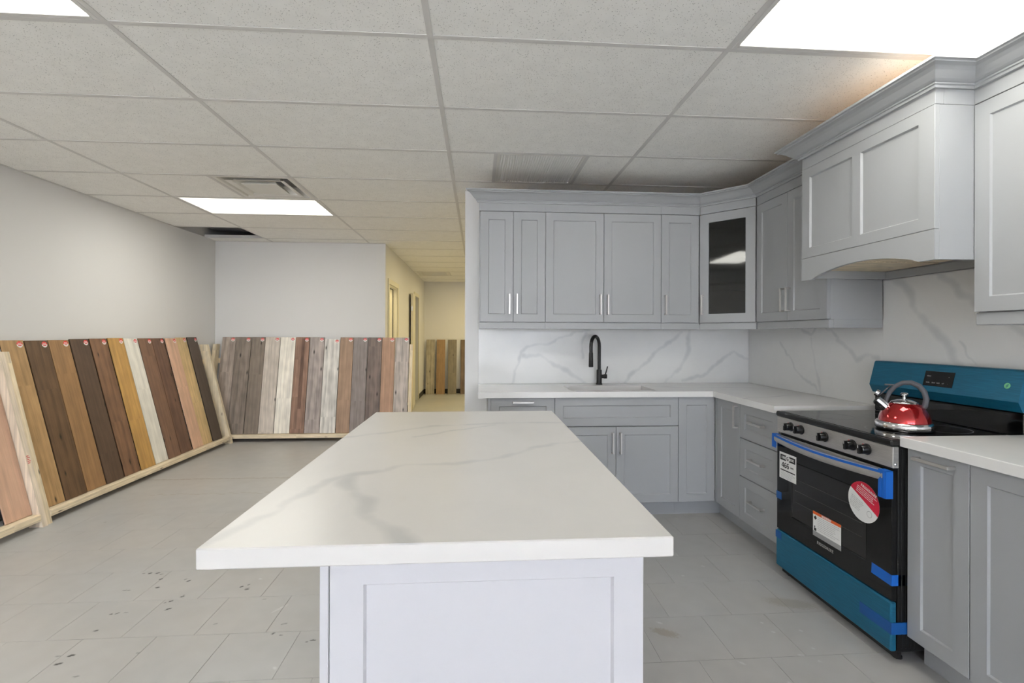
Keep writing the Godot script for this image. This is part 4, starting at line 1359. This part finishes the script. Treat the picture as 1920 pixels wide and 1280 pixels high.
# ---------------------------------------------------------------- plank racks
func sale_sticker(parent: Node, x: float, y: float, z: float) -> void:
	var s := part("sale_sticker", Geo.new().disc(Vector3.ZERO, 0.023, Vector3.BACK, Vector3.RIGHT, 24), M["paper"], parent, at(x, y, z), "round red and white sale sticker")
	var seg := PackedVector2Array()
	for i in 15:
		var a := PI * i / 14.0
		seg.append(Vector2(cos(a) * 0.0228, sin(a) * 0.0228))
	part("red_half", Geo.new().prism(seg, 0.0002, 0.0006), M["sale_red"], s)
	lettering("SALE", 0.010, M["paper"], s, at(0, 0.008, 0.0009), "sale_text")
	part("price_print", Geo.new().box(Vector3(-0.013, -0.012, 0.0002), Vector3(0.013, -0.005, 0.0006)), M["stamp"], s)


# a rack in its own axes: wall at z = 0, room towards +z, x to the right when facing the wall
func rack(label: String, at_: Vector3, turn: float, x0: float, x1: float, foot: float, head: float, pale_right := false) -> Node3D:
	var o := thing("pine_rack", label, "rack", at_, turn)
	var post := func(x: float, m: Material) -> void:
		var g := Geo.new()
		var lean := (foot - head) / 1.20
		var pl := PackedVector2Array([Vector2(foot + 0.055, 0.0), Vector2(foot + 0.055 - lean * 1.19, 1.19), Vector2(foot - 0.035 - lean * 1.19, 1.19), Vector2(foot - 0.035, 0.0)])
		g.t = Transform3D(Basis(Vector3.UP, -PI / 2), Vector3.ZERO)
		g.prism(pl, -x - 0.04, -x)
		part("post", g, m, o)
	post.call(x0, M["pine"])
	post.call(x1 - 0.04, M["pine_pale"] if pale_right else M["pine"])
	var lg := Geo.new()   # laid on its side so that the grain runs along it
	lg.t = Transform3D(Basis(Vector3.BACK, -PI / 2), Vector3.ZERO)
	lg.box(Vector3(-0.088, x0 + 0.04, foot - 0.03), Vector3(-0.042, x1 - 0.04, foot + 0.045), 0.003)
	part("ledge", lg, M["pine"], o)
	var lean := (foot - head) / 1.20
	for y: float in [0.45, 0.95]:
		part("back_slat", Geo.new().box(Vector3(x0 + 0.04, y, foot - lean * y - 0.056), Vector3(x1 - 0.04, y + 0.06, foot - lean * y - 0.038), 0.002), M["pine"], o)
	return o


func plank(label: String, at_: Vector3, turn: float, lean: float, w: float, length: float, c: Color, g: int, group: String, sale := true, roll := 0.0) -> Node3D:
	var o := thing("plank_sample", label, "plank", at_, turn, group)
	o.rotation = Vector3(-lean, turn, roll)
	part("board", Geo.new().box(Vector3(-w / 2.0 + 0.001, 0, -0.012), Vector3(w / 2.0 - 0.001, length, 0), 0.0012), plank_mat(c, g), o)
	part("edge_band", Geo.new().box(Vector3(-w / 2.0, 0.004, -0.0115), Vector3(w / 2.0, length - 0.004, -0.006)), M["black_matte"], o)
	if sale:
		sale_sticker(o, w / 2.0 - 0.036, length - 0.032, 0.0006)
	return o


func build_racks() -> void:
	var L := PI / 2
	rack("pine rack of brown and tan planks along the left wall", Vector3(XL, 0, 0), L, 3.575, 6.125, 0.335, 0.045)
	var edges := [3.622, 3.800, 4.000, 4.195, 4.405, 4.603, 4.805, 4.993, 5.197, 5.399, 5.592, 5.795, 6.000]
	var tones := [
		[rgb(180, 142, 94), 2, "tan oak"], [rgb(104, 76, 50), 1, "dark walnut"], [rgb(158, 118, 76), 0, "mid brown"], [rgb(90, 68, 52), 2, "very dark brown"],
		[rgb(128, 92, 66), 1, "reddish brown"], [rgb(194, 148, 78), 0, "golden"], [rgb(226, 223, 214), 4, "white"], [rgb(128, 94, 72), 2, "brown"],
		[rgb(112, 80, 62), 1, "dark reddish brown"], [rgb(218, 174, 146), 4, "pinkish"], [rgb(214, 182, 128), 0, "pale tan"], [rgb(94, 80, 68), 4, "dark grey brown"]]
	var nth := ["first", "second", "third", "fourth", "fifth", "sixth", "seventh", "eighth", "ninth", "tenth", "eleventh", "twelfth", "thirteenth"]
	var up := [0.0, -0.004, -0.002, 0.004, 0.006, 0.010, 0.004, 0.004, 0.003, 0.001, 0.008, 0.010]
	var lean := atan2(0.296, 1.175)
	for i in 12:
		var w: float = minf(edges[i + 1] - edges[i] - 0.003, 0.191)
		var x: float = edges[i] + w / 2.0
		plank("%s floor plank, %s from the near end of the left wall rack" % [tones[i][2], nth[i]], Vector3(XL + 0.330 + 0.006 * (i % 2), 0.0925, -x), L, lean, w, 1.212 + up[i], tones[i][0], tones[i][1], "planks in the left wall rack")
	# nearer rack, cut by the left edge
	var nr := rack("pine rack nearest the camera, cut by the left edge", Vector3(XL, 0, 0), L, 1.0, 3.568, 0.345, 0.055, true)
	var sg := Geo.new()
	for k in 5:
		sg.box(Vector3(-0.012, -0.028 + k * 0.012, 0), Vector3(0.004 + 0.003 * ((k * 2) % 4), -0.022 + k * 0.012, 0.0006))
	part("red_stamp", sg, M["stamp"], nr, Transform3D(Basis(Vector3.RIGHT, -0.236), Vector3(3.547, 0.46, 0.2905)))
	plank("pink plank in the nearest rack at the left edge", Vector3(XL + 0.335, 0.0925, -3.43), L, lean, 0.19, 1.1, rgb(214, 172, 146), 4, "planks in the nearest rack", false)
	# rack on the back wall
	rack("pine rack of grey and brown planks along the back wall", Vector3(0, 0, ZB), 0.0, -3.315, -0.84, 0.272, 0.050)
	var te := [-3.236, -3.052, -2.865, -2.693, -2.509, -2.320, -2.150, -1.964, -1.770, -1.607, -1.428, -1.245, -1.082, -0.900]
	var be := [-3.228, -3.070, -2.875, -2.705, -2.520, -2.330, -2.148, -1.962, -1.768, -1.594, -1.406, -1.232, -1.062, -0.884]
	var bt := [
		[rgb(158, 144, 134), 3, "weathered grey brown"], [rgb(128, 116, 106), 3, "knotty dark grey"], [rgb(126, 114, 103), 2, "smooth dark grey"], [rgb(190, 180, 170), 2, "pale grey beige"],
		[rgb(224, 219, 208), 0, "off-white"], [rgb(138, 106, 88), 3, "patchwork red brown"], [rgb(156, 145, 141), 3, "grey knotty"], [rgb(198, 195, 190), 1, "light grey"],
		[rgb(156, 126, 102), 0, "plain brown"], [rgb(132, 121, 118), 2, "slate grey"], [rgb(114, 98, 90), 3, "dark rough brown"], [rgb(172, 134, 108), 0, "light brown"],
		[rgb(178, 168, 162), 3, "pale knotty grey"]]
	var bl := atan2(0.222, 1.18)
	for i in 13:
		var w: float = minf((te[i + 1] - te[i] + be[i + 1] - be[i]) / 2.0 - 0.003, 0.19)
		var bx: float = (be[i] + be[i + 1]) / 2.0
		var tx: float = (te[i] + te[i + 1]) / 2.0
		var q := plank("%s floor plank, %s from the left in the back wall rack" % [bt[i][2], nth[i]], Vector3((bx + tx) / 2.0, 0.0925, ZB + 0.268 + 0.004 * (i % 2)), 0.0, bl, w, 1.205 - (0.022 if i == 7 else 0.0), bt[i][0] * 1.08, bt[i][1], "planks in the back wall rack")
		if i == 5:
			part("strip", Geo.new().box(Vector3(-w / 2.0 + 0.004, 0.45, 0.0), Vector3(-0.012, 0.92, 0.0008)), plank_mat(rgb(158, 122, 102), 1), q)
			part("strip", Geo.new().box(Vector3(-0.010, 0.30, 0.0), Vector3(0.03, 1.19, 0.0008)), plank_mat(rgb(112, 82, 66), 3), q)
	# four planks at the end of the passage
	var pt := [[-1.062, rgb(170, 160, 140), 1, "grey"], [-0.832, rgb(160, 126, 84), 0, "golden brown"], [-0.578, rgb(132, 122, 102), 2, "dark grey"], [-0.30, rgb(116, 94, 72), 1, "dark brown"]]
	for i in 4:
		plank("%s plank leaning on the passage end wall, %s from the left" % [pt[i][3], nth[i]], Vector3(pt[i][0], 0.001, ZE + 0.20), 0.0, atan2(0.17, 1.2), 0.19, 1.215, pt[i][1], pt[i][2], "planks at the end of the passage", false)


# ----------------------------------------------------------------
func _ready() -> void:
	rng.seed = 7
	# camera: lens shifted so that uprights stay upright
	var cam := Camera3D.new()
	cam.name = "camera"
	cam.near = 0.05
	cam.far = 100.0
	cam.projection = Camera3D.PROJECTION_FRUSTUM
	cam.size = 0.05 * 1280.0 / 915.8
	cam.frustum_offset = Vector2(0, -12.74 / 1280.0 * cam.size)
	cam.position = Vector3(0, 1.318, 0)
	cam.rotation = Vector3(0, -0.0688, 0.003)
	add_child(cam)
	# daylight: a bright overcast sky, seen only through the shop windows behind the camera
	var sky := ProceduralSkyMaterial.new()
	sky.sky_top_color = Color(0.72, 0.80, 0.94)
	sky.sky_horizon_color = Color(0.90, 0.92, 0.96)
	sky.ground_bottom_color = Color(0.35, 0.35, 0.36)
	sky.ground_horizon_color = Color(0.6, 0.62, 0.64)
	sky.sky_energy_multiplier = 1.0
	var env := Environment.new()
	env.background_mode = Environment.BG_SKY
	env.sky = Sky.new()
	env.sky.sky_material = sky
	env.background_energy_multiplier = 9.7
	env.tonemap_mode = Environment.TONE_MAPPER_LINEAR
	env.tonemap_exposure = 1.48
	env.sdfgi_enabled = true
	env.ssao_enabled = true
	env.ssil_enabled = true
	var we := WorldEnvironment.new()
	we.environment = env
	add_child(we)
	var sun := DirectionalLight3D.new()
	sun.name = "sun"
	sun.light_energy = 22.0
	sun.light_color = Color(1.0, 0.99, 0.98)
	sun.light_angular_distance = 1.0
	sun.shadow_enabled = true
	sun.rotation_degrees = Vector3(-42, 10, 0)
	add_child(sun)
	make_materials()
	build_room()
	build_ceiling()
	build_ceiling_fittings()
	build_kitchen()
	build_range()
	build_kettle()
	build_racks()
